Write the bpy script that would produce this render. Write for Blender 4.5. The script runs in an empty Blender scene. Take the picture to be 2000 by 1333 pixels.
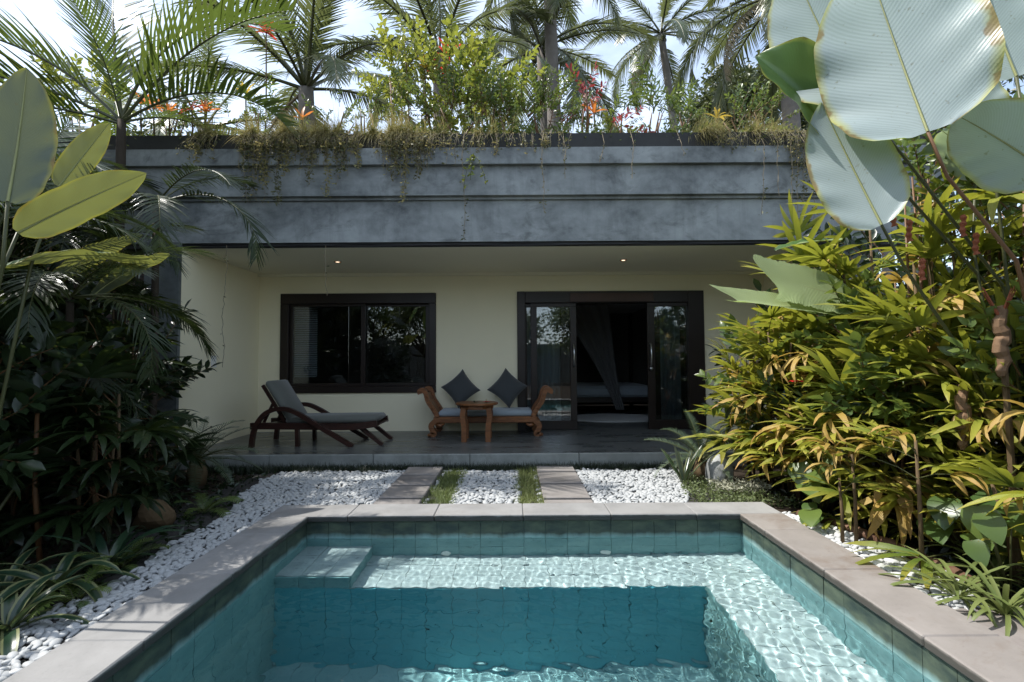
import bpy, math, random
import numpy as np
from mathutils import Matrix, Vector, Euler

scene = bpy.context.scene
COL = scene.collection
R = math.radians
rnd = random.Random(11)

# ------------------------------------------------------------------ camera, sky, sun, exposure
CAMZ, FPX = 1.267, 960.0
cam_data = bpy.data.cameras.new('camera')
cam = bpy.data.objects.new('camera', cam_data)
COL.objects.link(cam)
cam_data.lens = FPX / 2000 * 36
cam_data.sensor_width = 36
cam_data.clip_end = 3000
CAMROT = Matrix.Rotation(R(92.3), 4, 'X') @ Matrix.Rotation(R(-0.35), 4, 'Z')
cam.matrix_world = Matrix.Translation((0, 0, CAMZ)) @ CAMROT
scene.camera = cam

SUN = Vector((-0.545, 0.035, 0.838)).normalized()
SUN_EL = math.asin(SUN.z)
world = bpy.data.worlds.new('World')
scene.world = world
world.use_nodes = True
wn = world.node_tree
wbg = wn.nodes['Background']
sky = wn.nodes.new('ShaderNodeTexSky')
sky.sky_type = 'NISHITA'
sky.sun_disc = False
sky.sun_elevation = SUN_EL
sky.sun_rotation = math.atan2(SUN.x, SUN.y)
sky.altitude = 200
sky.air_density = 1.0
sky.dust_density = 1.6
sky.ozone_density = 1.0
# thin high cloud, the same over the whole dome
wtc = wn.nodes.new('ShaderNodeTexCoord')
wmp = wn.nodes.new('ShaderNodeMapping'); wmp.inputs['Scale'].default_value = (1.0, 1.0, 2.6)
wnz = wn.nodes.new('ShaderNodeTexNoise'); wnz.inputs['Scale'].default_value = 2.3; wnz.inputs['Detail'].default_value = 7; wnz.inputs['Roughness'].default_value = .6
wrm = wn.nodes.new('ShaderNodeValToRGB')
wrm.color_ramp.elements[0].position = .34; wrm.color_ramp.elements[0].color = (.16, .16, .16, 1)
wrm.color_ramp.elements[1].position = .80; wrm.color_ramp.elements[1].color = (.8, .8, .8, 1)
wmx = wn.nodes.new('ShaderNodeMixRGB'); wmx.inputs[2].default_value = (6.6, 7.4, 8.4, 1)
wn.links.new(wtc.outputs['Generated'], wmp.inputs[0]); wn.links.new(wmp.outputs[0], wnz.inputs['Vector'])
wn.links.new(wnz.outputs['Fac'], wrm.inputs[0]); wn.links.new(wrm.outputs[0], wmx.inputs[0])
wn.links.new(sky.outputs[0], wmx.inputs[1]); wn.links.new(wmx.outputs[0], wbg.inputs[0])
wbg.inputs[1].default_value = 0.15

sun_data = bpy.data.lights.new('sun', 'SUN')
sun_data.energy = 4.3
sun_data.angle = R(0.53)
sun_data.color = (1.0, 0.965, 0.91)
sun = bpy.data.objects.new('sun', sun_data)
COL.objects.link(sun)
sun.rotation_euler = SUN.to_track_quat('Z', 'Y').to_euler()
sun_data.cycles.is_caustics_light = True       # sunlight refracts through the pool's surface

vs = scene.view_settings
vs.view_transform = 'Standard'; vs.look = 'None'; vs.exposure = 0.78; vs.gamma = 1.0; vs.use_curve_mapping = False
cy = scene.cycles
cy.use_denoising = True
cy.max_bounces = 9; cy.diffuse_bounces = 6; cy.glossy_bounces = 3; cy.transmission_bounces = 5; cy.transparent_max_bounces = 8
cy.sample_clamp_indirect = 10.0
cy.blur_glossy = 0.5

def at(px, py, Y):
    """world point at depth Y that the photograph shows at pixel (px, py)"""
    d = CAMROT.to_3x3() @ Vector(((px - 1000) / FPX, -(py - 666.5) / FPX, -1))
    k = Y / d.y
    return Vector((d.x * k, Y, CAMZ + d.z * k))

# ------------------------------------------------------------------ mesh helpers
def wloc(o):
    p = Vector((0, 0, 0))
    while o is not None:
        p += o.location
        o = o.parent
    return p

class MB:
    def __init__(self):
        self.v = []; self.f = []; self.uv = []; self.mi = []
    def add(self, vs_, fs_, uvs=None, m=0, M=None):
        b = len(self.v)
        if M is not None: vs_ = [tuple(M @ Vector(p)) for p in vs_]
        self.v.extend(vs_)
        self.uv.extend(uvs if uvs else [(0.5, 0.5)] * len(vs_))
        for f in fs_: self.f.append(tuple(i + b for i in f))
        self.mi.extend([m] * len(fs_))
        return self
    def box(self, a, b, m=0, bev=0.0):
        x0, y0, z0 = a; x1, y1, z1 = b
        if bev <= 0:
            v = [(x0, y0, z0), (x1, y0, z0), (x1, y1, z0), (x0, y1, z0), (x0, y0, z1), (x1, y0, z1), (x1, y1, z1), (x0, y1, z1)]
            f = [(0, 3, 2, 1), (4, 5, 6, 7), (0, 1, 5, 4), (1, 2, 6, 5), (2, 3, 7, 6), (3, 0, 4, 7)]
            return self.add(v, f, m=m)
        v = []
        for z in (z0, z1):
            for x, y, sx, sy in ((x0, y0, 1, 1), (x1, y0, -1, 1), (x1, y1, -1, -1), (x0, y1, 1, -1)):
                zz = bev if z == z0 else -bev
                v += [(x + sx * bev, y + sy * bev, z), (x, y + sy * bev, z + zz), (x + sx * bev, y, z + zz)]
        # index helper: corner c (0-3), level l, k: 0 z-face, 1 x-face, 2 y-face
        I = lambda l, c, k: l * 12 + c * 3 + k
        f = [(I(0, 3, 0), I(0, 2, 0), I(0, 1, 0), I(0, 0, 0)), (I(1, 0, 0), I(1, 1, 0), I(1, 2, 0), I(1, 3, 0)),
             (I(0, 0, 2), I(0, 1, 2), I(1, 1, 2), I(1, 0, 2)), (I(0, 2, 2), I(0, 3, 2), I(1, 3, 2), I(1, 2, 2)),
             (I(0, 1, 1), I(0, 2, 1), I(1, 2, 1), I(1, 1, 1)), (I(0, 3, 1), I(0, 0, 1), I(1, 0, 1), I(1, 3, 1))]
        for c, d, k in ((0, 1, 2), (1, 2, 1), (2, 3, 2), (3, 0, 1)):
            f += [(I(1, c, k), I(1, d, k), I(1, d, 0), I(1, c, 0)), (I(0, d, k), I(0, c, k), I(0, c, 0), I(0, d, 0))]
        f += [(I(0, 0, 1), I(0, 0, 2), I(1, 0, 2), I(1, 0, 1)), (I(0, 1, 2), I(0, 1, 1), I(1, 1, 1), I(1, 1, 2)),
              (I(0, 2, 1), I(0, 2, 2), I(1, 2, 2), I(1, 2, 1)), (I(0, 3, 2), I(0, 3, 1), I(1, 3, 1), I(1, 3, 2))]
        for c, (k1, k2) in ((0, (1, 2)), (1, (2, 1)), (2, (1, 2)), (3, (2, 1))):
            f += [(I(1, c, k1), I(1, c, k2), I(1, c, 0)), (I(0, c, k2), I(0, c, k1), I(0, c, 0))]
        return self.add(v, f, m=m)
    def tube(self, pts, rad, n=6, m=0, cap=True, flat=1.0):
        pts = [Vector(p) for p in pts]
        if not isinstance(rad, (list, tuple)): rad = [rad] * len(pts)
        vs_, fs_, uv = [], [], []
        up = Vector((0, 0, 1))
        d0 = (pts[1] - pts[0]).normalized()
        if abs(d0.dot(up)) > .95: up = Vector((0, 1, 0))
        side = d0.cross(up).normalized()
        for i, p in enumerate(pts):
            d = (pts[min(i + 1, len(pts) - 1)] - pts[max(i - 1, 0)]).normalized()
            side = (side - d * side.dot(d)).normalized()
            nn = d.cross(side)
            for k in range(n):
                a = 2 * math.pi * k / n
                vs_.append(tuple(p + (side * math.cos(a) + nn * math.sin(a) * flat) * rad[i]))
                uv.append((k / n, i / (len(pts) - 1)))
        for i in range(len(pts) - 1):
            for k in range(n):
                a = i * n + k; b = i * n + (k + 1) % n
                fs_.append((a, b, b + n, a + n))
        if cap:
            fs_.append(tuple(reversed(range(n)))); fs_.append(tuple(range((len(pts) - 1) * n, len(pts) * n)))
        return self.add(vs_, fs_, uv, m)
    def mesh(self, name, mats, smooth=False):
        me = bpy.data.meshes.new(name)
        me.from_pydata(self.v, [], self.f)
        if not isinstance(mats, (list, tuple)): mats = [mats]
        for x in mats: me.materials.append(x)
        if len(mats) > 1: me.polygons.foreach_set('material_index', self.mi)
        if smooth: me.polygons.foreach_set('use_smooth', [True] * len(self.f))
        ul = me.uv_layers.new(name='UVMap')
        li = np.zeros(len(me.loops), dtype=np.int32); me.loops.foreach_get('vertex_index', li)
        ul.data.foreach_set('uv', np.array(self.uv, dtype=np.float32)[li].ravel())
        me.update()
        return me
    def build(self, name, mats, parent=None, smooth=False):
        """one mesh object; vertices are in world space and become local to the parent"""
        if parent is not None:
            o = wloc(parent)
            if o.length > 0: self.v = [(p[0] - o.x, p[1] - o.y, p[2] - o.z) for p in self.v]
        ob = bpy.data.objects.new(name, self.mesh(name, mats, smooth))
        COL.objects.link(ob)
        ob.parent = parent
        return ob

def inst(name, mesh, parent=None, M=None):
    o = bpy.data.objects.new(name, mesh)
    COL.objects.link(o)
    o.parent = parent
    if M is not None: o.matrix_basis = M
    return o

def tag(o, label, cat, group=None):
    o['label'] = label; o['category'] = cat
    if group: o['group'] = group
    return o

def thing(name, label, cat, loc=(0, 0, 0), group=None, rz=0.0):
    o = bpy.data.objects.new(name, None)
    o.empty_display_size = .1
    COL.objects.link(o)
    o.location = loc
    o.rotation_euler = (0, 0, rz)
    return tag(o, label, cat, group)

def structure(o):
    o['kind'] = 'structure'
    return o

def np_mesh(name, V, F, mats, uv=None, smooth=False):
    """V (n,3), F (m,k) numpy arrays"""
    me = bpy.data.meshes.new(name)
    n, (m, k) = len(V), F.shape
    me.vertices.add(n); me.vertices.foreach_set('co', np.asarray(V, np.float32).ravel())
    me.loops.add(m * k); me.loops.foreach_set('vertex_index', np.asarray(F, np.int32).ravel())
    me.polygons.add(m); me.polygons.foreach_set('loop_start', np.arange(0, m * k, k, dtype=np.int32))
    if smooth: me.polygons.foreach_set('use_smooth', np.ones(m, bool))
    for x in (mats if isinstance(mats, (list, tuple)) else [mats]): me.materials.append(x)
    if uv is not None:
        ul = me.uv_layers.new(name='UVMap'); ul.data.foreach_set('uv', np.asarray(uv, np.float32)[F.ravel()].ravel())
    me.update(calc_edges=True)
    return me

def frame(fwd, nrm, loc=(0, 0, 0), s=1.0):
    """matrix whose +Y runs along fwd and +Z near nrm"""
    y = Vector(fwd).normalized(); z = Vector(nrm); z = (z - y * z.dot(y))
    z = z.normalized() if z.length > 1e-6 else y.orthogonal().normalized()
    x = y.cross(z)
    M = Matrix(((x.x, y.x, z.x), (x.y, y.y, z.y), (x.z, y.z, z.z))).to_4x4()
    return Matrix.Translation(loc) @ M @ Matrix.Scale(s, 4)

# ------------------------------------------------------------------ materials
class NT:
    def __init__(self, name):
        self.m = bpy.data.materials.new(name); self.m.use_nodes = True
        self.t = self.m.node_tree; self.b = self.t.nodes['Principled BSDF']; self.out = self.t.nodes['Material Output']
    def n(self, typ, **kw):
        x = self.t.nodes.new('ShaderNode' + typ)
        for k, v in kw.items():
            if k in x.inputs.keys() if hasattr(x.inputs, 'keys') else False: self.set(x.inputs[k], v)
            else: setattr(x, k, v)
        return x
    def set(self, sock, v):
        if isinstance(v, bpy.types.NodeSocket): self.t.links.new(v, sock)
        elif isinstance(v, (tuple, list)) and len(v) == 3 and sock.type == 'RGBA': sock.default_value = (*v, 1)
        else: sock.default_value = v
    def pos(self, scale=(1, 1, 1)):
        g = self.n('NewGeometry'); mp = self.n('Mapping'); mp.inputs['Scale'].default_value = scale
        self.t.links.new(g.outputs['Position'], mp.inputs[0]); return mp.outputs[0]
    def objpos(self, scale=(1, 1, 1)):
        g = self.n('TexCoord'); mp = self.n('Mapping'); mp.inputs['Scale'].default_value = scale
        self.t.links.new(g.outputs['Object'], mp.inputs[0]); return mp.outputs[0]
    def noise(self, vec, scale, detail=4, rough=.55, dist=0.0):
        x = self.n('TexNoise'); x.inputs['Scale'].default_value = scale; x.inputs['Detail'].default_value = detail
        x.inputs['Roughness'].default_value = rough; x.inputs['Distortion'].default_value = dist
        self.t.links.new(vec, x.inputs['Vector']); return x.outputs['Fac']
    def ramp(self, fac, *stops):
        x = self.n('ValToRGB'); e = x.color_ramp.elements
        while len(e) < len(stops): e.new(.5)
        for i, (p, c) in enumerate(stops):
            e[i].position = p; e[i].color = (c, c, c, 1) if isinstance(c, (int, float)) else (*c, 1)
        self.t.links.new(fac, x.inputs[0]); return x.outputs[0]
    def mix(self, fac, a, b, typ='MIX'):
        x = self.n('MixRGB'); x.blend_type = typ
        self.set(x.inputs[0], fac); self.set(x.inputs[1], a); self.set(x.inputs[2], b); return x.outputs[0]
    def math(self, op, a, b=0.0, c=None):
        x = self.n('Math'); x.operation = op; self.set(x.inputs[0], a); self.set(x.inputs[1], b)
        if c is not None: self.set(x.inputs[2], c)
        return x.outputs[0]
    def bump(self, h, strength=.3, dist=.01):
        x = self.n('Bump'); x.inputs['Strength'].default_value = strength; x.inputs['Distance'].default_value = dist
        self.t.links.new(h, x.inputs['Height']); self.t.links.new(x.outputs[0], self.b.inputs['Normal']); return x.outputs[0]
    def rand(self):
        return self.n('ObjectInfo').outputs['Random']
    def base(self, c, rough=.6, spec=.4):
        self.set(self.b.inputs['Base Color'], c); self.set(self.b.inputs['Roughness'], rough)
        self.b.inputs['Specular IOR Level'].default_value = spec; return self.m

def plain(name, c, rough=.6, spec=.4, var=.12, scale=6.0, bump=0.0):
    t = NT(name)
    f = t.noise(t.pos(), scale, 5)
    lo = tuple(x * (1 - var) for x in c); hi = tuple(min(1, x * (1 + var)) for x in c)
    if bump: t.bump(t.noise(t.pos(), scale * 8, 4), bump, .004)
    return t.base(t.mix(f, lo, hi), rough, spec)

def mat_concrete(name, dark, light, stain, seed=0.0):
    t = NT(name)
    g = t.n('NewGeometry'); ad = t.n('VectorMath'); ad.operation = 'ADD'; ad.inputs[1].default_value = (seed, seed * .3, seed * .7)
    t.t.links.new(g.outputs['Position'], ad.inputs[0])
    def mp(s):
        x = t.n('Mapping'); x.inputs['Scale'].default_value = s; t.t.links.new(ad.outputs[0], x.inputs[0]); return x.outputs[0]
    big = t.noise(mp((1, 1, 1.5)), 1.15, 8, .62, .35)
    fine = t.noise(mp((1, 1, 1)), 9, 6, .65)
    streak = t.noise(mp((3.2, 3.2, .35)), 1.4, 7, .7, .5)
    c = t.mix(t.ramp(big, (.37, 0.0), (.64, 1.0)), dark, light)
    c = t.mix(t.math('MULTIPLY', t.ramp(streak, (.52, 0.0), (.75, 1.0)), .4), c, stain)
    c = t.mix(t.math('MULTIPLY', t.ramp(t.noise(mp((1, 1, 1.8)), 2.1, 9, .72, .8), (.53, 0.0), (.68, 1.0)), .6), c, stain)
    c = t.mix(t.math('MULTIPLY', t.ramp(fine, (.35, 0.0), (.75, 1.0)), .3), c, tuple(x * 1.35 for x in light))
    t.bump(t.noise(mp((1, 1, 1)), 60, 5, .6), .25, .004)
    return t.base(c, t.ramp(big, (.3, .45), (.7, .75)), .4)

M_BEAM = mat_concrete('beam_concrete', (.09, .099, .099), (.30, .318, .313), (.023, .026, .025))
M_PILLAR = mat_concrete('pillar_concrete', (.08, .09, .09), (.15, .165, .165), (.035, .04, .038), 4.0)
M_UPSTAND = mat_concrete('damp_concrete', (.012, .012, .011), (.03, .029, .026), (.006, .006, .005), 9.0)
M_PLASTER = plain('cream_plaster', (.84, .78, .575), .8, .25, .04, 2.0, .1)
M_CEIL = plain('white_ceiling', (.80, .76, .61), .85, .2, .02, 1.5)
M_DARKWOOD = plain('dark_wood', (.017, .0105, .008), .38, .45, .3, 4.0)
M_REDWOOD = plain('red_brown_wood', (.055, .022, .014), .4, .45, .3, 5.0)
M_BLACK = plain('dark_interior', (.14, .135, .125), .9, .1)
M_CABLE = plain('black_cable', (.012, .012, .012), .5, .4)

def mat_wood(name, a, b, rough=.42):
    t = NT(name)
    w = t.noise(t.objpos((3, 22, 22)), 2.2, 5, .6, .6)
    t.bump(t.noise(t.objpos((4, 40, 40)), 3, 4), .25, .003)
    return t.base(t.mix(t.ramp(w, (.3, 0.0), (.7, 1.0)), a, b), rough, .45)
M_TEAK = mat_wood('carved_teak', (.10, .036, .011), (.26, .105, .036))
M_LOUNGERWOOD = mat_wood('lounger_wood', (.02, .011, .009), (.055, .023, .016), .34)

def mat_fabric(name, c, var=.1):
    t = NT(name)
    t.bump(t.noise(t.objpos(), 260, 2), .3, .002)
    b = t.b; b.inputs['Sheen Weight'].default_value = .25
    return t.base(t.mix(t.noise(t.objpos(), 7, 4), tuple(x * (1 - var) for x in c), tuple(x * (1 + var) for x in c)), .9, .15)
M_LOUNGEFAB = mat_fabric('grey_lounger_fabric', (.115, .122, .108))
M_CUSHION = mat_fabric('charcoal_cushion_fabric', (.055, .06, .062))
M_SEATFAB = mat_fabric('pale_blue_grey_fabric', (.27, .31, .34))
M_SHEER = mat_fabric('grey_curtain_fabric', (.52, .55, .59))
M_RUG = mat_fabric('pale_rug_wool', (.5, .5, .48))
M_NET = mat_fabric('grey_net_fabric', (.12, .12, .12))

def mat_floor():
    t = NT('polished_terrace')
    f = t.noise(t.pos((.6, 2.2, 1)), 2.2, 7, .6)
    return t.base(t.mix(t.ramp(f, (.3, 0.0), (.72, 1.0)), (.055, .06, .058), (.13, .135, .128)), t.ramp(f, (.3, .22), (.8, .42)), .5)
M_FLOOR = mat_floor()

def mat_stone(name, a, b, stain, stain_amt=.6, rough=.72, edge_shade=None):
    t = NT(name)
    f = t.noise(t.pos(), 3.1, 8, .65, .2)
    g = t.noise(t.pos(), 38, 5, .7)
    c = t.mix(t.ramp(f, (.3, 0.0), (.7, 1.0)), a, b)
    c = t.mix(t.math('MULTIPLY', t.rand(), .35), c, tuple(x * .72 for x in a))
    c = t.mix(t.math('MULTIPLY', t.ramp(t.noise(t.pos(), 1.6, 9, .7, .6), (.52, 0.0), (.7, 1.0)), stain_amt), c, stain)
    c = t.mix(t.math('MULTIPLY', t.ramp(g, (.58, 0.0), (.7, 1.0)), .25), c, tuple(x * .5 for x in a))
    if edge_shade:  # shade put into the colour of the slab faces below the top edge
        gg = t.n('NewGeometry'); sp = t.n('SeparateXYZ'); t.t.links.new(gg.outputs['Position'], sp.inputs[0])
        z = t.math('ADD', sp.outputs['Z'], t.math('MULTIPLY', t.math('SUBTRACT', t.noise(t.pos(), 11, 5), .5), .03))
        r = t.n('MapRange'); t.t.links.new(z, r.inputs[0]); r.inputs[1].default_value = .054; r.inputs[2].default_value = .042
        c = t.mix(t.math('MULTIPLY', r.outputs[0], .85), c, edge_shade)
    t.bump(g, .25, .004)
    return t.base(c, rough, .35)
M_COPING = mat_stone('coping_sandstone', (.195, .192, .186), (.285, .28, .272), (.15, .137, .12), edge_shade=(.02, .023, .019))
M_COPING_BROWN = mat_stone('worn_brown_coping_sandstone', (.185, .166, .15), (.27, .246, .225), (.135, .098, .072), .85, edge_shade=(.035, .034, .028))
M_STEPSTONE = mat_stone('stepping_stone', (.155, .142, .13), (.26, .24, .225), (.09, .078, .068))
M_KERB = mat_stone('terrace_kerb', (.20, .215, .20), (.34, .36, .34), (.10, .105, .09))
M_PATH = mat_stone('pebbledash_path', (.15, .13, .12), (.26, .235, .22), (.08, .07, .06))
M_ROCK = mat_stone('grey_rock', (.25, .26, .26), (.42, .43, .43), (.12, .12, .11))
M_LATERITE = mat_stone('red_brown_log_edging', (.085, .045, .028), (.17, .09, .052), (.05, .03, .02))

def mat_tile(name, c1, c2, c3, dirt):
    t = NT(name)
    g = t.n('NewGeometry'); sp = t.n('SeparateXYZ'); t.t.links.new(g.outputs['Position'], sp.inputs[0])
    f = t.noise(t.pos(), 6.5, 7, .65, .3)
    c = t.mix(t.ramp(f, (.3, 0.0), (.7, 1.0)), c1, c2)
    c = t.mix(t.math('MULTIPLY', t.rand(), .4), c, c3)
    c = t.mix(t.math('MULTIPLY', t.ramp(t.noise(t.pos(), 23, 6, .7), (.58, 0.0), (.68, 1.0)), dirt), c, tuple(x * .4 for x in c1))
    # algae tide mark above the usual water line, darkened further to paint in shade
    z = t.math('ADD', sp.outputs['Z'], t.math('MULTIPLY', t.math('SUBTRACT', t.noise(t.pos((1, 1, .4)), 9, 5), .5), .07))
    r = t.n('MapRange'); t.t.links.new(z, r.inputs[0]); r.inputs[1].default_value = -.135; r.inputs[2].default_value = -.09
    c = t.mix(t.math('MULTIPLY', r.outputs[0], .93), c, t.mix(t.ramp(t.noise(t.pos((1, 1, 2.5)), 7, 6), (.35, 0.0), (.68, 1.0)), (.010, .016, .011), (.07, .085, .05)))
    t.bump(t.noise(t.pos(), 30, 5, .6), .3, .004)
    return t.base(c, .55, .4)
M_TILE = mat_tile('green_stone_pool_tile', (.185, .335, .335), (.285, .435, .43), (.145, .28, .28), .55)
M_TILE_PALE = mat_tile('sunlit_tone_pool_tile', (.34, .375, .365), (.46, .485, .47), (.32, .355, .34), .7)  # paler copy for shelf and step; the sunlit look is in its colour
M_GROUT_PALE = plain('sunlit_tone_pool_grout', (.30, .335, .325), .85, .2, .2, 20)  # grout lightened to go with the sunlit-toned tile
M_TILE_DEEP = mat_tile('water_tinted_pool_tile', (.11, .40, .46), (.16, .49, .54), (.095, .36, .41), .4)  # the deep water's teal tint and shade are put into this tile colour
M_GROUT = plain('pool_grout', (.16, .24, .235), .85, .2, .2, 20)

def mat_water():
    t = NT('pool_water')
    t.t.nodes.remove(t.b)
    g = t.n('BsdfGlass'); g.inputs['IOR'].default_value = 1.33; g.inputs['Roughness'].default_value = 0
    g.inputs['Color'].default_value = (.87, .975, 1.0, 1)
    t.t.links.new(g.outputs[0], t.out.inputs['Surface'])
    return t.m
M_WATER = mat_water()

def mat_pebble():
    t = NT('white_river_pebble')
    c = t.mix(t.rand(), (.33, .34, .34), (.64, .64, .63))
    c = t.mix(t.math('MULTIPLY', t.noise(t.pos(), 26, 3), .45), c, (.29, .30, .30))
    t.bump(t.noise(t.pos(), 120, 3), .12, .003)
    return t.base(c, .6, .35)
M_PEBBLE = mat_pebble()
M_SOIL = plain('dark_garden_soil', (.035, .027, .02), .95, .1, .5, 9.0, .6)
M_SOILBED = plain('grey_brown_sand', (.045, .043, .04), .95, .1, .3, 14.0, .5)

def mat_glass():
    t = NT('window_glass')
    t.t.nodes.remove(t.b)
    tr = t.n('BsdfTransparent'); tr.inputs[0].default_value = (.82, .85, .85, 1)
    gl = t.n('BsdfGlossy'); gl.inputs['Roughness'].default_value = 0.0
    fr = t.n('Fresnel'); fr.inputs[0].default_value = 1.62
    mx = t.n('MixShader')
    t.t.links.new(t.math('MULTIPLY', fr.outputs[0], 1.9), mx.inputs[0]); t.t.links.new(tr.outputs[0], mx.inputs[1]); t.t.links.new(gl.outputs[0], mx.inputs[2])
    t.t.links.new(mx.outputs[0], t.out.inputs['Surface'])
    return t.m
M_GLASS = mat_glass()

def metal(name, c, rough=.3):
    t = NT(name); t.b.inputs['Metallic'].default_value = 1.0
    return t.base(c, rough)
M_STEEL = metal('brushed_steel', (.62, .62, .6))
def emit(name, c, s):
    t = NT(name); t.b.inputs['Emission Color'].default_value = (*c, 1); t.b.inputs['Emission Strength'].default_value = s
    return t.base(c, .5)
M_LAMP = emit('warm_downlight_lens', (1.0, .82, .58), 2.2)
M_SWITCH = plain('white_plastic', (.75, .74, .70), .4, .5, .03)

def leafmat(name, c1, c2, tip=None, tip_amt=.0, under=None, rough=.38, trans=.34, tcol=None, spec=.45, veins=0.0, vfreq=70, vslant=.5, lat=False, noisevar=.35, spots=0.0, edge=None):
    """leaf blade: colour per leaf, waxy coat, light passing through; u = across, v = along"""
    t = NT(name)
    uv = t.n('UVMap').outputs[0]; sp = t.n('SeparateXYZ'); t.t.links.new(uv, sp.inputs[0])
    u, v = sp.outputs['X'], sp.outputs['Y']
    g = t.n('NewGeometry')
    c = t.mix(t.rand(), c1, c2)
    c = t.mix(t.math('MULTIPLY', t.noise(t.pos(), 4.0, 4), noisevar), c, tuple(x * .55 for x in c1))
    if tip:
        k = t.math('MULTIPLY', t.math('POWER', v, 2.2), tip_amt)
        k = t.math('MULTIPLY', k, t.math('ADD', t.math('MULTIPLY', t.noise(t.pos(), 2.2, 2), 1.6), -.2))
        c = t.mix(t.ramp(k, (0.0, 0.0), (1.0, 1.0)), c, tip)
    if under:
        c = t.mix(g.outputs['Backfacing'], c, under)
    au = t.math('ABSOLUTE', t.math('SUBTRACT', u, .5))
    if veins > 0:
        w = t.math('SINE', t.math('MULTIPLY', t.math('SUBTRACT', v, t.math('MULTIPLY', au, vslant)), vfreq * 6.283))
        if lat: w = t.math('SINE', t.math('MULTIPLY', u, vfreq * 6.283))
        h = t.math('MULTIPLY', w, 1.0)
        t.bump(h, veins, .004)
        c = t.mix(t.math('MULTIPLY', t.math('ADD', w, 1.0), .07), c, tuple(x * .6 for x in c1))
    if edge:
        k2 = t.math('ADD', au, t.math('MULTIPLY', t.math('SUBTRACT', t.noise(t.pos(), 5, 4), .5), .10))
        c = t.mix(t.math('MULTIPLY', t.ramp(k2, (.43, 0.0), (.50, 1.0)), .8), c, edge)
        c = t.mix(t.math('MULTIPLY', t.ramp(t.math('MULTIPLY', k2, t.math('ADD', t.noise(t.pos(), 9, 3), .55)), (.515, 0.0), (.56, 1.0)), .8), c, (.20, .11, .04))
    if spots > 0:
        c = t.mix(t.math('MULTIPLY', t.ramp(t.noise(t.pos(), 30, 5, .7), (.63, 0.0), (.68, 1.0)), spots), c, (.12, .085, .04))
    t.base(c, rough, spec)
    tl = t.n('BsdfTranslucent')
    if tcol is None: tcol = tuple(min(1.0, x * 1.25) for x in c2)
    t.set(tl.inputs[0], t.mix(.6, c, tcol))
    mx = t.n('MixShader'); mx.inputs[0].default_value = trans
    t.t.links.new(t.b.outputs[0], mx.inputs[1]); t.t.links.new(tl.outputs[0], mx.inputs[2]); t.t.links.new(mx.outputs[0], t.out.inputs['Surface'])
    return t.m

YEL = (.55, .33, .03)
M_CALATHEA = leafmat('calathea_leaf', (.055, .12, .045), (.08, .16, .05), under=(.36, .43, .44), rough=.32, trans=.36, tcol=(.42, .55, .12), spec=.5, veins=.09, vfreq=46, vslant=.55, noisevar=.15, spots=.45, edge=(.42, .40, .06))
M_CALATHEA_SHADE = leafmat('shaded_calathea_leaf', (.045, .10, .035), (.06, .13, .04), under=(.095, .12, .085), rough=.36, trans=.24, tcol=(.40, .42, .05), spec=.45, veins=.1, vfreq=46, vslant=.55, noisevar=.3, spots=.5, edge=(.34, .30, .04))  # darker copy of the leaf; the left bed's shade is in its colour
M_BANANA = leafmat('banana_leaf', (.33, .41, .18), (.38, .45, .22), under=(.30, .38, .16), rough=.45, trans=.42, tcol=(.38, .50, .12), veins=.35, vfreq=60, vslant=.1, spots=.35)
M_RHAPIS = leafmat('lady_palm_leaf', (.075, .135, .024), (.30, .33, .05), tip=(.55, .40, .07), tip_amt=.8, rough=.42, trans=.32, tcol=(.52, .54, .05), spec=.35, veins=.3, vfreq=7, lat=True)
M_RHAPIS_DRY = leafmat('yellowed_lady_palm_leaf', (.32, .23, .035), (.50, .37, .12), tip=(.45, .24, .08), tip_amt=1.0, rough=.5, trans=.3, tcol=(.65, .42, .08), veins=.3, vfreq=7, lat=True)
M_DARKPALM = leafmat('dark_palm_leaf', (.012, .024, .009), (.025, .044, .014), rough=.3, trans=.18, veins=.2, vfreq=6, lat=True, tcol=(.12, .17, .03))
M_ARECA = leafmat('areca_leaflet', (.035, .065, .015), (.07, .11, .02), tip=(.25, .12, .02), tip_amt=.35, rough=.33, trans=.28, tcol=(.22, .30, .05))
M_COCO = leafmat('coconut_leaflet', (.05, .075, .035), (.095, .12, .045), tip=(.25, .2, .09), tip_amt=.7, rough=.36, trans=.25, tcol=(.28, .32, .1), spec=.5)
M_COCO_DRY = leafmat('dry_coconut_leaflet', (.30, .245, .15), (.36, .30, .2), rough=.6, trans=.2)
M_SHRUB_Y = leafmat('yellow_green_shrub_leaf', (.12, .18, .03), (.32, .34, .055), rough=.38, trans=.34, tcol=(.48, .50, .07))
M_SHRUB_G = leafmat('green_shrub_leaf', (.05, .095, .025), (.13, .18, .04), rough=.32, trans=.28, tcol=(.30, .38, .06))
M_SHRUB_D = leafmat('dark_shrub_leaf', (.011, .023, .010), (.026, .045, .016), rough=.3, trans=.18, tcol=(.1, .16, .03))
M_TREE = leafmat('tree_leaf', (.035, .055, .022), (.09, .115, .04), rough=.42, trans=.25, tcol=(.22, .26, .07))
M_RED = leafmat('red_cordyline_leaf', (.36, .022, .02), (.55, .06, .03), rough=.36, trans=.4, tcol=(.85, .08, .05))
M_ORANGE = leafmat('orange_cordyline_leaf', (.45, .12, .03), (.60, .22, .04), rough=.4, trans=.4, tcol=(.95, .33, .08))
M_CRIMSON = leafmat('crimson_twig_leaf', (.20, .03, .035), (.34, .06, .06), rough=.4, trans=.35, tcol=(.55, .09, .08))
M_YELLOW = leafmat('yellow_cordyline_leaf', (.42, .32, .04), (.6, .42, .06), rough=.4, trans=.4)
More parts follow.
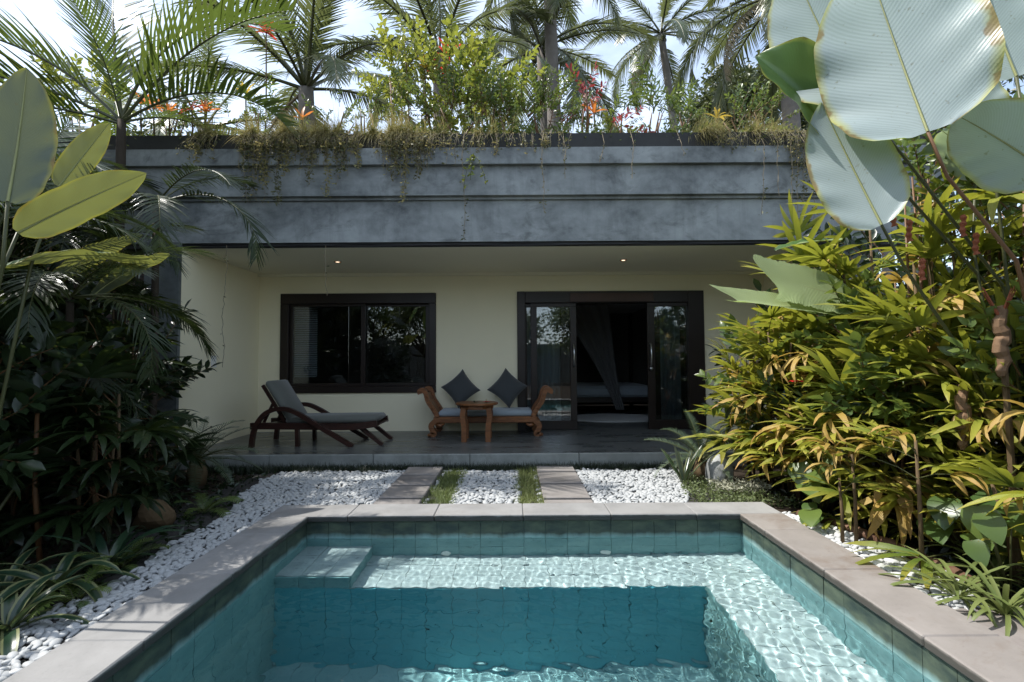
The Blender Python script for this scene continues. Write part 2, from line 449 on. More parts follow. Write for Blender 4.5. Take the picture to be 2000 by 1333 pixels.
M_STRAP = leafmat('strap_plant_leaf', (.016, .04, .022), (.032, .062, .03), under=(.07, .10, .06), rough=.28, trans=.15, spec=.55, tcol=(.15, .22, .05))
M_STRAP_EDGE = plain('pale_leaf_margin', (.13, .14, .06), .45, .4, .1)
M_BROMELIAD = leafmat('bromeliad_leaf', (.045, .085, .06), (.09, .15, .11), under=(.16, .22, .17), rough=.3, trans=.2, spec=.55)
M_CYCAD = leafmat('cycad_leaflet', (.06, .10, .055), (.11, .15, .085), rough=.35, trans=.12)
M_GRASS = leafmat('lawn_blade', (.12, .16, .045), (.18, .21, .065), rough=.5, trans=.3)
M_GRASS_DARK = leafmat('dark_mondo_blade', (.018, .03, .014), (.03, .045, .02), rough=.45, trans=.15)
M_GRASS_DRY = leafmat('straw_grass_blade', (.24, .22, .085), (.33, .30, .12), rough=.65, trans=.35, tcol=(.6, .5, .2), noisevar=.7)
M_GRASS_YG = leafmat('yellow_green_grass_blade', (.17, .21, .055), (.26, .28, .075), rough=.6, trans=.35, tcol=(.5, .5, .12), noisevar=.6)
M_COVER = leafmat('ground_cover_leaf', (.10, .14, .05), (.19, .22, .09), rough=.5, trans=.25)
M_COVER_PALE = leafmat('pale_ground_cover_leaf', (.35, .36, .26), (.48, .46, .36), rough=.6, trans=.2)
M_VINE = leafmat('vine_leaf', (.07, .085, .03), (.14, .13, .05), rough=.5, trans=.25)
M_VINE_DRY = plain('dry_vine_stem', (.20, .165, .11), .8, .2, .3, 12)
M_STEM = plain('green_leaf_stalk', (.06, .065, .022), .45, .4, .3, 8)
M_RIB = plain('pale_midrib', (.24, .25, .10), .5, .4, .2, 8)
M_STEM_RED = plain('brown_leaf_stalk', (.14, .07, .03), .5, .4, .3, 8)
M_CANE = plain('brown_palm_cane', (.11, .075, .04), .8, .2, .4, 20, .5)
M_BARK = plain('grey_palm_bark', (.19, .17, .15), .85, .2, .35, 9, .7)
M_BARK_DARK = plain('dark_bark', (.05, .04, .03), .9, .15, .4, 9, .7)
M_DRYSHEATH = plain('dry_leaf_sheath', (.17, .105, .06), .8, .2, .35, 18, .4)
M_PETAL = leafmat('red_petal', (.5, .008, .012), (.6, .015, .02), rough=.5, trans=.3, tcol=(.8, .03, .03))
M_BRACT = plain('red_brown_bract', (.26, .075, .035), .6, .3, .4, 30, .3)

# ================================================================== the setting
X0, X1, YN, YF = -1.63, 1.80, 0.50, 3.94          # faces of the pool walls
CX0, CX1, CYF = -1.61, 1.78, 3.91                  # inner edge of the coping
OX0, OX1, OYF, OYN = -1.95, 2.12, 4.22, 0.18       # outer edge of the coping
ZW = -0.125                                        # water level
ZS, ZST, ZP = -0.49, -0.305, -1.48                 # shelf, step, deep floor
PX1, PYF = 1.31, 3.42                              # edges of the deep part

g = MB()
B = 400
for a, b in (((-B, -B), (OX0 + .1, B)), ((OX1 - .1, -B), (B, B)), ((OX0 + .1, OYF - .1), (OX1 - .1, B)), ((OX0 + .1, -B), (OX1 - .1, OYN + .1))):
    g.add([(a[0], a[1], 0), (b[0], a[1], 0), (b[0], b[1], 0), (a[0], b[1], 0)], [(0, 1, 2, 3)])
ground = structure(g.build('ground', M_SOIL))

pool = bpy.data.objects.new('swimming_pool', None); COL.objects.link(pool); structure(pool)
pool.location = (0, 2.2, ZP)
RECV = []
def recv(o):
    o.cycles.is_caustics_receiver = True; RECV.append(o); return o
TU = {m: MB().box((-.5, -.5, 0), (.5, .5, 1)).mesh('tile', m) for m in (M_TILE, M_TILE_PALE, M_TILE_DEEP)}
def tiled(name, backing, origin, u, v, n, lu, lv, nu, nv, skip=None, tm=M_TILE):
    """a backing slab whose face carries nu x nv separate tiles, each a little proud or tilted"""
    part = recv(backing.build(name, M_GROUT_PALE if tm is M_TILE_PALE else M_GROUT, pool))
    o = wloc(part)
    u, v, n = Vector(u), Vector(v), Vector(n)
    Rm = Matrix((u, v, n)).transposed().to_4x4()
    tu, tv = lu / nu, lv / nv
    for i in range(nu):
        for j in range(nv):
            c = Vector(origin) + u * (i + .5) * tu + v * (j + .5) * tv
            if skip and skip(c): continue
            S = Matrix.Diagonal((tu - .003, tv - .003, .010 + rnd.uniform(-.0015, .0025), 1))
            recv(inst('tile', TU[tm], part, Matrix.Translation(c - o) @ Rm @ Matrix.Rotation(rnd.uniform(-.004, .004), 4, 'X') @ S))
    return part
k = .010
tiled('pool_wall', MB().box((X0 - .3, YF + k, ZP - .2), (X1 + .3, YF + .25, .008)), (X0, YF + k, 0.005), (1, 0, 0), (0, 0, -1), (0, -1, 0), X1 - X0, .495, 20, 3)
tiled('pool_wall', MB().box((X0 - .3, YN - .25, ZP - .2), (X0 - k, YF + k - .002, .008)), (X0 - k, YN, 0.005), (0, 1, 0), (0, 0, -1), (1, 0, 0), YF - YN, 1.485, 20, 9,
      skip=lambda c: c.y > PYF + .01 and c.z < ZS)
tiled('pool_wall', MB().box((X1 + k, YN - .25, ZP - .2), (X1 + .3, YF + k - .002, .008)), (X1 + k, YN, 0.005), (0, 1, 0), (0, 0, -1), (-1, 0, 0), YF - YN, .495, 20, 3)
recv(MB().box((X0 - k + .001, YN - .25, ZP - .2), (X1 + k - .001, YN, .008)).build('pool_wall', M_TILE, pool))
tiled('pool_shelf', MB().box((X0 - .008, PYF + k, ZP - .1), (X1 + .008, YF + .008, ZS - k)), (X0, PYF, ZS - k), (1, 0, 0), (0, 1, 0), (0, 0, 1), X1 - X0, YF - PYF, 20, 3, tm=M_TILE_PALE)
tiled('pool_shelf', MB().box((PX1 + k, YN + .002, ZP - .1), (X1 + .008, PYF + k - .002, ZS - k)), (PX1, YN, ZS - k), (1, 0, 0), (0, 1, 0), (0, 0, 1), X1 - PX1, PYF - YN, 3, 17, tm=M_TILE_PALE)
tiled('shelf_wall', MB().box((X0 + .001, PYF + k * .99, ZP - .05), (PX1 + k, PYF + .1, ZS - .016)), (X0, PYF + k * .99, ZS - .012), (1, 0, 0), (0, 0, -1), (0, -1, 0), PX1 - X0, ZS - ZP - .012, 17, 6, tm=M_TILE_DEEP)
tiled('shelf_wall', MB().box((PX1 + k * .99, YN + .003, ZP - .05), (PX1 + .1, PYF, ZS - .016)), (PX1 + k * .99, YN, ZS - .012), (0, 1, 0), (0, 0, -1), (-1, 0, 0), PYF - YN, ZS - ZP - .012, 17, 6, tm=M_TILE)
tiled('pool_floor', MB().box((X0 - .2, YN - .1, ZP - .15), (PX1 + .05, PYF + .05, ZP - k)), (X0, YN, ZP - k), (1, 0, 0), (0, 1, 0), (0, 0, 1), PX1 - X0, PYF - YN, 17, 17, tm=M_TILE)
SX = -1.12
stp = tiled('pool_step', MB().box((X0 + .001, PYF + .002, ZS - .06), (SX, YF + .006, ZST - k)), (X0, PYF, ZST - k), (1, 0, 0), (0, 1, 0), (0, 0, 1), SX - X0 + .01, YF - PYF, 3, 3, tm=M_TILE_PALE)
for i in range(3):
    recv(inst('tile', TU[M_TILE], stp, Matrix.Translation(Vector((X0 + (i + .5) * .17, PYF + .0, (ZS + ZST) / 2 - .006)) - wloc(stp)) @ Matrix.Rotation(R(90), 4, 'X') @ Matrix.Diagonal((.166, .17, .012, 1))))
    recv(inst('tile', TU[M_TILE], stp, Matrix.Translation(Vector((SX, PYF + (i + .5) * .172, (ZS + ZST) / 2 - .004)) - wloc(stp)) @ Matrix.Rotation(R(90), 4, 'Z') @ Matrix.Rotation(R(90), 4, 'X') @ Matrix.Diagonal((.168, .17, .012, 1))))
# coping slabs
ZC0, ZC1 = .010, .060
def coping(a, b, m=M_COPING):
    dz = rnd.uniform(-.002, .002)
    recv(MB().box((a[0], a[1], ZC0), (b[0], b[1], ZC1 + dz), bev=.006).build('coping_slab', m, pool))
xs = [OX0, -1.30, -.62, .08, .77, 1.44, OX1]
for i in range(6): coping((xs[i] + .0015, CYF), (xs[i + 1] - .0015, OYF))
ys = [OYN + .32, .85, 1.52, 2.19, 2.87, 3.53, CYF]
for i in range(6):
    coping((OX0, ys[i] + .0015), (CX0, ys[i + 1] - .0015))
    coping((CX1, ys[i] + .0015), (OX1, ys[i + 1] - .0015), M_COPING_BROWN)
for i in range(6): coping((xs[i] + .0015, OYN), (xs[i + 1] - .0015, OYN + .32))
# small round jets on the far wall, just above the shelf
for px in (870, 1183):
    p = at(px, 1076, YF - .02); p.z = ZS + .05
    j = MB()
    for r0, r1, y0, y1, mm in ((.036, .036, 0, -.014, 0), (.036, .012, -.014, -.020, 0)):
        ring = []
        for q in range(16): ring.append((p.x + r0 * math.cos(q * R(22.5)), YF - .001 + y0, p.z + r0 * math.sin(q * R(22.5))))
        for q in range(16): ring.append((p.x + r1 * math.cos(q * R(22.5)), YF - .001 + y1, p.z + r1 * math.sin(q * R(22.5))))
        j.add(ring, [(q, (q + 1) % 16, 16 + (q + 1) % 16, 16 + q) for q in range(16)] + [tuple(range(16, 32))])
    recv(j.build('water_jet', M_SWITCH, pool))

# water surface: real ripples, calmer by the step, livelier towards the right
wr = random.Random(5)
NX = NY = 480
gx, gy = np.meshgrid(np.linspace(X0 - .012, X1 + .012, NX + 1), np.linspace(YN - .012, YF + .012, NY + 1))
h = np.zeros_like(gx)
for i in range(44):
    lam = wr.uniform(.04, .11) if i % 2 else wr.uniform(.09, .30); a = wr.uniform(0, 6.283); ph = wr.uniform(0, 6.283)
    env = .55 + .45 * np.sin(gx * wr.uniform(.8, 2.2) + gy * wr.uniform(.8, 2.2) + wr.uniform(0, 6.283))
    h += (.0021 if i % 2 else .0010) * lam * env * np.sin(2 * math.pi / lam * (gx * math.cos(a) + gy * math.sin(a)) + ph)
amp = .55 + .75 / (1 + np.exp(-(gx - .3) * 2.2)) + .5 / (1 + np.exp((gy - 2.6) * 3))
V = np.stack([gx, gy, ZW + h * amp], -1).reshape(-1, 3)
ii = (np.arange(NY)[:, None] * (NX + 1) + np.arange(NX)[None, :]).ravel()
F = np.stack([ii, ii + 1, ii + NX + 2, ii + NX + 1], -1)
water = structure(inst('pool_water', np_mesh('pool_water', V, F, M_WATER, smooth=True)))
water.cycles.is_caustics_caster = True

# ------------------------------------------------------------------ terrace
terrace = structure(MB().box((-4.7, 5.931, -.05), (4.7, 7.9, .16)).build('terrace', M_FLOOR))
kx = [-4.7, -3.45, -2.9, -1.66, -.51, .79, 1.86, 3.1, 4.7]
for i in range(8):
    MB().box((kx[i] + .003, 5.895, -.02), (kx[i + 1] - .003, 5.930, .162 + rnd.uniform(-.002, .002)), bev=.005).build('kerb_slab', M_KERB, terrace)
structure(MB().box((2.16, -.5, .0), (3.4, 2.55, .012)).build('garden_path', M_PATH))

# ------------------------------------------------------------------ the villa
villa = thing('villa', 'low grey concrete villa with cream porch, dark wood openings and planted flat roof', 'house', (0, 6.9, .16))
ZF, YB = .16, 7.87
wx0, wx1, wz0, wz1 = -3.70, -1.22, .775, 2.357     # window opening
dx0, dx1, dz1 = .09, 3.07, 2.37                    # door opening
w = MB()
for a, b in (((-4.06, ZF), (wx0, 2.68)), ((wx0, ZF), (wx1, wz0)), ((wx0, wz1), (wx1, 2.68)), ((wx1, ZF), (dx0, 2.68)), ((dx0, dz1), (dx1, 2.68)), ((dx1, ZF), (4.06, 2.68))):
    w.box((a[0], YB, a[1]), (b[0], YB + .2, b[1]))
w.build('back_wall', M_PLASTER, villa)
MB().box((-4.46, 6.001, 0), (-4.06, YB + .2, 2.68)).build('side_wall', M_PLASTER, villa)
MB().box((4.06, 6.001, 0), (4.46, YB + .2, 2.68)).build('side_wall', M_PLASTER, villa)
MB().box((-4.48, 5.955, 0), (-4.055, 6.0, 2.74)).build('pillar', M_PILLAR, villa)
MB().box((4.055, 5.955, 0), (4.48, 6.0, 2.74)).build('pillar', M_PILLAR, villa)
MB().box((-4.5, 6.06, 2.681), (4.5, 12.3, 2.82)).build('ceiling', M_CEIL, villa)
MB().box((-4.057, 7.80, 2.635), (4.057, YB - .002, 2.680)).build('ceiling_cornice', M_CEIL, villa)
BX0, BX1 = -5.6, 5.4
MB().box((BX0, 6.02, 2.742), (BX1, 6.45, 3.255)).build('beam_tier', M_BEAM, villa)
MB().box((BX0, 5.985, 3.257), (BX1, 6.45, 3.292)).build('beam_fillet', M_BEAM, villa)
MB().box((BX0, 5.93, 3.294), (BX1, 6.45, 3.655)).build('beam_tier', M_BEAM, villa)
MB().box((BX0, 5.87, 3.657), (BX1, 6.45, 3.858)).build('beam_tier', M_BEAM, villa)
MB().box((BX0, 5.99, 3.859), (BX1, 6.42, 4.085)).build('roof_upstand', M_UPSTAND, villa)
MB().box((BX0, 6.452, 2.83), (BX1, 13, 4.0)).build('roof_slab', M_PILLAR, villa)
MB().box((BX0, 6.05, 2.684), (BX1, 6.3, 2.740)).build('shadow_gap', M_UPSTAND, villa)  # recess coloured near black, its shadow put into the material
for q, (z, sag) in enumerate(((2.722, .018), (2.706, .012))):
    pts = [(x, 6.03 - q * .012, z - sag * abs(math.sin((x + q * .7) * 1.7))) for x in np.linspace(-4.6, 4.6, 60)]
    MB().tube(pts, .007, 5).build('cable', M_CABLE, villa)
# wing on the left, almost hidden by the planting
MB().box((-9, 6.4, 0), (-4.5, 6.6, 4.0)).build('wing_wall', M_PILLAR, villa)
sh = MB().box((-5.35, 6.36, 1.6), (-4.72, 6.398, 2.62)).build('shutter', M_DARKWOOD, villa)
for q in range(14): MB().box((-5.30, 6.335, 1.65 + q * .068), (-4.77, 6.358, 1.70 + q * .068)).build('slat', M_REDWOOD, sh)
MB().box((-4.70, 6.37, 1.55), (-4.64, 6.398, 2.66)).build('shutter_trim', M_PLASTER, villa)

# window: frame, two sashes, panes
fr = MB()
YW = YB - .035
for a, b in (((wx0 - .005, wz0 - .005), (wx1 + .005, wz0 + .10)), ((wx0 - .005, wz1 - .16), (wx1 + .005, wz1 + .005)), ((wx0 - .005, wz0 + .10), (wx0 + .125, wz1 - .16)), ((wx1 - .105, wz0 + .10), (wx1 + .005, wz1 - .16))):
    fr.box((a[0], YW, a[1]), (b[0], YB + .12, b[1]), bev=.006)
win = fr.build('window', M_DARKWOOD, villa)
def sash(x0, x1, y):
    s = MB()
    for a, b in (((x0, wz0 + .10), (x1, wz0 + .15)), ((x0, wz1 - .20), (x1, wz1 - .16)), ((x0, wz0 + .15), (x0 + .05, wz1 - .20)), ((x1 - .07, wz0 + .15), (x1, wz1 - .20))):
        s.box((a[0], y, a[1]), (b[0], y + .04, b[1]), bev=.004)
    s.build('sash', M_DARKWOOD, win)
    MB().box((x0 + .04, y + .017, wz0 + .14), (x1 - .06, y + .023, wz1 - .19)).build('pane', M_GLASS, win)
sash(wx0 + .127, -2.36, YB + .02)
sash(-2.43, wx1 - .107, YB + .066)
# sliding doors
zt = dz1 - .18
fd = MB()
for a, b in (((dx0 - .005, ZF), (dx0 + .125, dz1 + .005)), ((dx1 - .25, ZF), (dx1 + .005, dz1 + .005)), ((dx0 + .125, zt), (dx1 - .25, dz1 + .005))):
    fd.box((a[0], YW, a[1] + .001), (b[0], YB + .12, b[1]), bev=.006)
door = fd.build('sliding_door', M_DARKWOOD, villa)
MB().box((.93, YW - .012, zt + .015), (2.27, YW - .001, dz1 - .03), bev=.004).build('lintel_board', M_REDWOOD, door)
def leaf_panel(x0, x1, y, l, r, top=.06, bot=.15):
    s = MB()
    for a, b in (((x0, ZF + .004), (x1, ZF + bot)), ((x0, zt - top), (x1, zt - .002)), ((x0, ZF + bot), (x0 + l, zt - top)), ((x1 - r, ZF + bot), (x1, zt - top))):
        s.box((a[0], y, a[1]), (b[0], y + .045, b[1]), bev=.004)
    p = s.build('door_panel', M_DARKWOOD, door)
    MB().box((x0 + l - .01, y + .02, ZF + bot - .01), (x1 - r + .01, y + .026, zt - top + .01)).build('pane', M_GLASS, door)
    return p
leaf_panel(dx0 + .127, .925, YB + .06, .02, .13)
leaf_panel(.30, 1.035, YB + .005, .10, .10)
leaf_panel(2.27, dx1 - .252, YB + .06, .12, .03)
leaf_panel(2.17, 2.86, YB + .005, .12, .02)
for x in (.985, 2.215):
    h_ = MB()
    pts = [(x, YB + .004, 1.17), (x, YB - .04, 1.185), (x + .004, YB - .052, 1.35), (x, YB - .04, 1.515), (x, YB + .004, 1.53)]
    h_.tube(pts, .013, 8)
    h_.build('door_handle', M_STEEL, door, True)
kn = MB().tube([(2.215, YB + .004, 1.13), (2.215, YB - .03, 1.13), (2.215, YB - .05, 1.13)], [.018, .03, .02], 10)
kn.build('door_knob', M_STEEL, door, True)
# room behind
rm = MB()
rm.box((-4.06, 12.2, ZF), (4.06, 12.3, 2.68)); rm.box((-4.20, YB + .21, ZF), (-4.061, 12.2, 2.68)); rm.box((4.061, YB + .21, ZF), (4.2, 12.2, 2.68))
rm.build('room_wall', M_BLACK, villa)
MB().box((-4.06, 7.902, ZF - .1), (4.06, 12.2, ZF - .002)).build('room_floor', M_FLOOR, villa)
# downlights and switch
for px in (658, 1220):
    y = 6.89; x = (px - 1000) / 960 * y
    d = MB()
    ring = [(x + r * math.cos(q * R(20)), y + r * math.sin(q * R(20)), z) for r, z in ((.052, 2.680), (.050, 2.672), (.036, 2.671), (.034, 2.679)) for q in range(18)]
    d.add(ring, [(l * 18 + q, l * 18 + (q + 1) % 18, (l + 1) * 18 + (q + 1) % 18, (l + 1) * 18 + q) for l in range(3) for q in range(18)])
    dl = d.build('downlight', M_TEAK, villa)
    MB().add([(x + .034 * math.cos(q * R(20)), y + .034 * math.sin(q * R(20)), 2.6785) for q in range(18)], [tuple(range(17, -1, -1))]).build('lens', M_LAMP, dl)
sw = MB().box((-4.058, 6.62, 1.20), (-4.048, 6.74, 1.36), bev=.003).build('light_switch', M_SWITCH, villa)
MB().box((-4.047, 6.655, 1.25), (-4.042, 6.705, 1.31), bev=.002).build('switch_rocker', M_SWITCH, sw)

# ------------------------------------------------------------------ things in the room
bl = thing('venetian_blind', 'grey venetian blind with narrow slats behind the window pane', 'blind', (-3.3, YB + .19, 1.0))
for q in range(34):
    s = MB(); z = 1.02 + q * .036; s.add([(-3.57, YB + .185, z), (-3.20, YB + .185, z), (-3.20, YB + .215, z + .024), (-3.57, YB + .215, z + .024)], [(0, 1, 2, 3)])
    s.add([(-3.57, YB + .187, z - .002), (-3.20, YB + .187, z - .002), (-3.20, YB + .217, z + .022), (-3.57, YB + .217, z + .022)], [(3, 2, 1, 0)])
    s.build('slat', M_SHEER, bl)
MB().box((-3.59, YB + .175, 2.24), (-3.18, YB + .225, 2.28)).build('headrail', M_DARKWOOD, bl)

def curtain(x0, x1, y, label, seed):
    rr = random.Random(seed); n = 70; v = []; f = []
    for j, z in enumerate((ZF + .05, .9, 1.6, zt + .02)):
        for i in range(n + 1):
            t = i / n; v.append((x0 + (x1 - x0) * t + .006 * math.sin(t * 40 + j), y + .035 * math.sin(t * 38 + .3 * j) + .012 * math.sin(t * 97 + j), z))
    for j in range(3):
        for i in range(n): f.append((j * (n + 1) + i, j * (n + 1) + i + 1, (j + 1) * (n + 1) + i + 1, (j + 1) * (n + 1) + i))
    c = thing('curtain', label, 'curtain', ((x0 + x1) / 2, y, ZF))
    MB().add(v, f).build('cloth', M_SHEER, c, True)
    MB().tube([(x0 - .05, y, zt + .03), (x1 + .05, y, zt + .03)], .012, 6).build('rod', M_STEEL, c)
curtain(2.32, 2.80, YB + .30, 'pale grey pleated curtain behind the right door pane', 2)
curtain(.25, .80, YB + .30, 'pale grey pleated curtain behind the left door pane', 3)
bed = thing('bed', 'dark four poster bed with white net in the room behind the open door', 'bed', (2.0, 10.9, ZF))
MB().box((1.1, 9.9, .42), (2.9, 11.9, .52)).build('bed_frame', M_DARKWOOD, bed)
MB().box((1.13, 9.93, .52), (2.87, 11.87, .74), bev=.05).build('mattress', M_SEATFAB, bed)
for x in (1.1, 2.82):
    for y in (9.9, 11.82): MB().box((x, y, ZF), (x + .08, y + .08, 2.4)).build('post', M_DARKWOOD, bed)
MB().box((1.1, 9.88, 2.40), (2.9, 11.92, 2.44)).build('canopy', M_NET, bed)
net = MB(); v = []; f = []
for j in range(15):
    t = j / 14; z = 2.38 - t * 2.1
    wdt = .75 * (1 - t) ** 1.6 + .09 + .05 * t; cx_ = 1.35 + .80 * t ** .8
    for i in range(25):
        s = i / 24; v.append((cx_ + (s - .5) * wdt * 1.3, 9.83 + .03 * math.sin(s * 30 + j * .2), z))
for j in range(14):
    for i in range(24): f.append((j * 25 + i, j * 25 + i + 1, (j + 1) * 25 + i + 1, (j + 1) * 25 + i))
net.add(v, f).build('net', M_NET, bed, True)
rg = MB(); n = 40
for (r, z) in ((1, ZF), (1, ZF + .012), (.95, ZF + .018)):
    for q in range(n): rg.v.append((1.92 + .98 * r * math.cos(2 * math.pi * q / n), 9.45 + .66 * r * math.sin(2 * math.pi * q / n), z)); rg.uv.append((0, 0))
for l in range(2):
    for q in range(n): rg.f.append((l * n + q, l * n + (q + 1) % n, (l + 1) * n + (q + 1) % n, (l + 1) * n + q)); rg.mi.append(0)
rg.f.append(tuple(range(2 * n, 3 * n))); rg.mi.append(0)
tag(rg.build('rug', M_RUG), 'pale oval rug on the room floor behind the open door', 'rug')

# ------------------------------------------------------------------ furniture on the terrace
def bent(pts, w_, t_, name, m, parent, y, n=28):
    """a bent flat board: pts (x, z) spline, thickness t_ in the plane, width w_ in y"""
    P = [Vector((p[0], 0, p[1])) for p in pts]
    out = []
    def cr(p0, p1, p2, p3, t): return .5 * ((2 * p1) + (p2 - p0) * t + (2 * p0 - 5 * p1 + 4 * p2 - p3) * t * t + (3 * p1 - p0 - 3 * p2 + p3) * t ** 3)
    for i in range(len(P) - 1):
        for s in range(6): out.append(cr(P[max(i - 1, 0)], P[i], P[i + 1], P[min(i + 2, len(P) - 1)], s / 6))
    out.append(P[-1])
    mb = MB(); v = []; f = []
    for i, p in enumerate(out):
        d = (out[min(i + 1, len(out) - 1)] - out[max(i - 1, 0)]).normalized(); nn = Vector((-d.z, 0, d.x)) * t_ / 2
        for s, yy in ((1, y - w_ / 2), (1, y + w_ / 2), (-1, y + w_ / 2), (-1, y - w_ / 2)): v.append((p.x + nn.x * s, yy, p.z + nn.z * s))
    L = len(out)
    for i in range(L - 1):
        for q in range(4): f.append((i * 4 + q, i * 4 + (q + 1) % 4, i * 4 + 4 + (q + 1) % 4, i * 4 + 4 + q))
    f += [(3, 2, 1, 0), tuple(range(L * 4 - 4, L * 4))]
    mb.add(v, f)
    return mb.build(name, m, parent)

def pillow_mesh(wx, wy, t, n=14, pinch=.12):
    """soft square pad lying in XY, thickness along Z"""
    v = []; f = []
    for side in (1, -1):
        for j in range(n + 1):
            for i in range(n + 1):
                a = i / n * 2 - 1; b = j / n * 2 - 1
                pl = (1 - a ** 4) ** .6 * (1 - b ** 4) ** .6 if abs(a) < 1 and abs(b) < 1 else 0
                kx_ = 1 - pinch * (1 - b * b) * abs(a) ** 2; ky_ = 1 - pinch * (1 - a * a) * abs(b) ** 2
                v.append((a * wx / 2 * kx_, b * wy / 2 * ky_, side * (t / 2 * pl + .003)))
    N = (n + 1) ** 2
    for j in range(n):
        for i in range(n):
            q = j * (n + 1) + i
            f.append((q, q + 1, q + n + 2, q + n + 1)); f.append((N + q, N + q + n + 1, N + q + n + 2, N + q + 1))
    for i in range(n):
        a = i; f.append((a, N + a, N + a + 1, a + 1)); a = n * (n + 1) + i; f.append((a + 1, N + a + 1, N + a, a))
        a = i * (n + 1); f.append((a + n + 1, N + a + n + 1, N + a, a)); a = i * (n + 1) + n; f.append((a, N + a, N + a + n + 1, a + n + 1))
    return v, f

lg = thing('sun_lounger', 'dark wood sun lounger with grey cushion and curved arms under the window', 'sun lounger', (-2.6, 6.72, ZF))
ya, yb = 6.50, 7.06
for y in (ya, yb):
    bent([(-3.44, .43), (-3.2, .43), (-2.6, .42), (-2.1, .415), (-1.78, .455)], .045, .085, 'side_rail', M_LOUNGERWOOD, lg, y)
    bent([(-3.40, ZF), (-3.36, .40), (-3.22, .60), (-3.0, .66), (-2.78, .585), (-2.48, .40), (-2.08, ZF + .005)], .055, .055, 'curved_arm', M_LOUNGERWOOD, lg, y + (.055 if y == ya else -.055) * -1)
    bent([(-2.83, .40), (-2.82, ZF)], .05, .05, 'leg', M_LOUNGERWOOD, lg, y)
    bent([(-2.02, .40), (-1.72, ZF + .004)], .05, .05, 'leg', M_LOUNGERWOOD, lg, y + (.0 if y == yb else .06))
for q in range(11):
    x = -3.30 + q * .145
    MB().box((x, ya + .03, .425), (x + .08, yb - .03, .445)).build('slat', M_LOUNGERWOOD, lg)
def pad(corners, t, name, parent, m):
    """padded slab between (x0,z0) and (x1,z1) across the lounger"""
    (x0, z0), (x1, z1) = corners
    Lx = math.hypot(x1 - x0, z1 - z0); ang = math.atan2(z1 - z0, x1 - x0)
    mb = MB().box((-Lx / 2, -.27, 0), (Lx / 2, .27, t), bev=.028)
    M = Matrix.Translation(((x0 + x1) / 2, (ya + yb) / 2, (z0 + z1) / 2)) @ Matrix.Rotation(-ang, 4, 'Y')
    mb.v = [tuple(M @ Vector(p)) for p in mb.v]
    return mb.build(name, m, parent, True)
pad(((-3.0, .455), (-1.80, .462)), .085, 'seat_cushion', lg, M_LOUNGEFAB)
pad(((-3.29, .99), (-2.96, .46)), .085, 'backrest_cushion', lg, M_LOUNGEFAB)
for y in (ya + .06, yb - .06): bent([(-3.32, .96), (-3.0, .45)], .04, .035, 'backrest_rail', M_LOUNGERWOOD, lg, y)
for y in (ya + .08, yb - .08): bent([(-3.18, .74), (-3.32, .44)], .03, .03, 'backrest_prop', M_LOUNGERWOOD, lg, y)

db = thing('daybed', 'carved teak daybed with scrolled arms and pale seat cushion', 'daybed', (-.41, 7.5, ZF))
y0, y1 = 7.26, 7.80
for y in (y0, y1): MB().box((-1.16, y - .025, .36), (.36, y + .025, .45), bev=.01).build('seat_rail', M_TEAK, db)
MB().box((-1.15, y0 + .026, .41), (.35, y1 - .026, .445)).build('seat_board', M_TEAK, db)
for s in (-1, 1):
    cx_ = -.40
    for y in (y0, y1):
        bent([(cx_ + s * .70, .45), (cx_ + s * .76, .56), (cx_ + s * .84, .68), (cx_ + s * .875, .80), (cx_ + s * .92, .845), (cx_ + s * .965, .825), (cx_ + s * .955, .785)], .06, .065, 'scroll_arm', M_TEAK, db, y)
        bent([(cx_ + s * .72, .40), (cx_ + s * .79, .33), (cx_ + s * .775, .26), (cx_ + s * .745, .20), (cx_ + s * .79, ZF + .03)], .07, .075, 'carved_leg', M_TEAK, db, y)
        MB().tube([(cx_ + s * .73, y, ZF + .022), (cx_ + s * .80, y, ZF + .03), (cx_ + s * .845, y, ZF + .022)], [.026, .034, .018], 8).build('foot', M_TEAK, db, True)
        MB().tube([(cx_ + s * .60, y - .0, .345), (cx_ + s * .66, y, .32), (cx_ + s * .72, y, .34)], [.012, .03, .022], 8).build('bracket', M_TEAK, db, True)
    a = MB(); pr = [(cx_ + s * .715, .47), (cx_ + s * .77, .57), (cx_ + s * .85, .69), (cx_ + s * .882, .79)]
    a.add([(p[0], yy, p[1]) for p in pr for yy in (y0 + .03, y1 - .03)], [(i * 2, i * 2 + 1, i * 2 + 3, i * 2 + 2) for i in range(3)])
    a.add([(p[0] + s * .015, yy, p[1]) for p in pr for yy in (y0 + .03, y1 - .03)], [(i * 2 + 2, i * 2 + 3, i * 2 + 1, i * 2) for i in range(3)])
    a.build('arm_panel', M_TEAK, db)
    for q in range(5):
        z = .50 + q * .06; xq = cx_ + s * (.735 + q * .028)
        MB().tube([(xq, y0 - .034, z), (xq + s * .03, y0 - .036, z + .03)], [.012, .004], 6).build('carving', M_TEAK, db, True)
MB().box((-1.09, y0 + .005, .447), (.29, y1 - .005, .535), bev=.025).build('seat_cushion', M_SEATFAB, db, True)
for lab, cx_, cz, rl, sz in (('charcoal square cushion on its corner at the window end of the daybed', -.80, .80, 40, .44), ('charcoal square cushion on its corner at the door end of the daybed', -.075, .825, 50, .45)):
    v, f = pillow_mesh(sz, sz, .17)
    c = MB(); M = Matrix.Rotation(R(78), 4, 'X') @ Matrix.Rotation(R(rl), 4, 'Z')
    c.add([tuple(M @ Vector(p)) for p in v], f)
    zmin = min(p[2] for p in c.v); me = c.mesh('cushion', M_CUSHION, True)
    o = inst('cushion', me); o.location = (cx_, 7.64, .536 - zmin); tag(o, lab, 'cushion', 'cushions on the daybed')

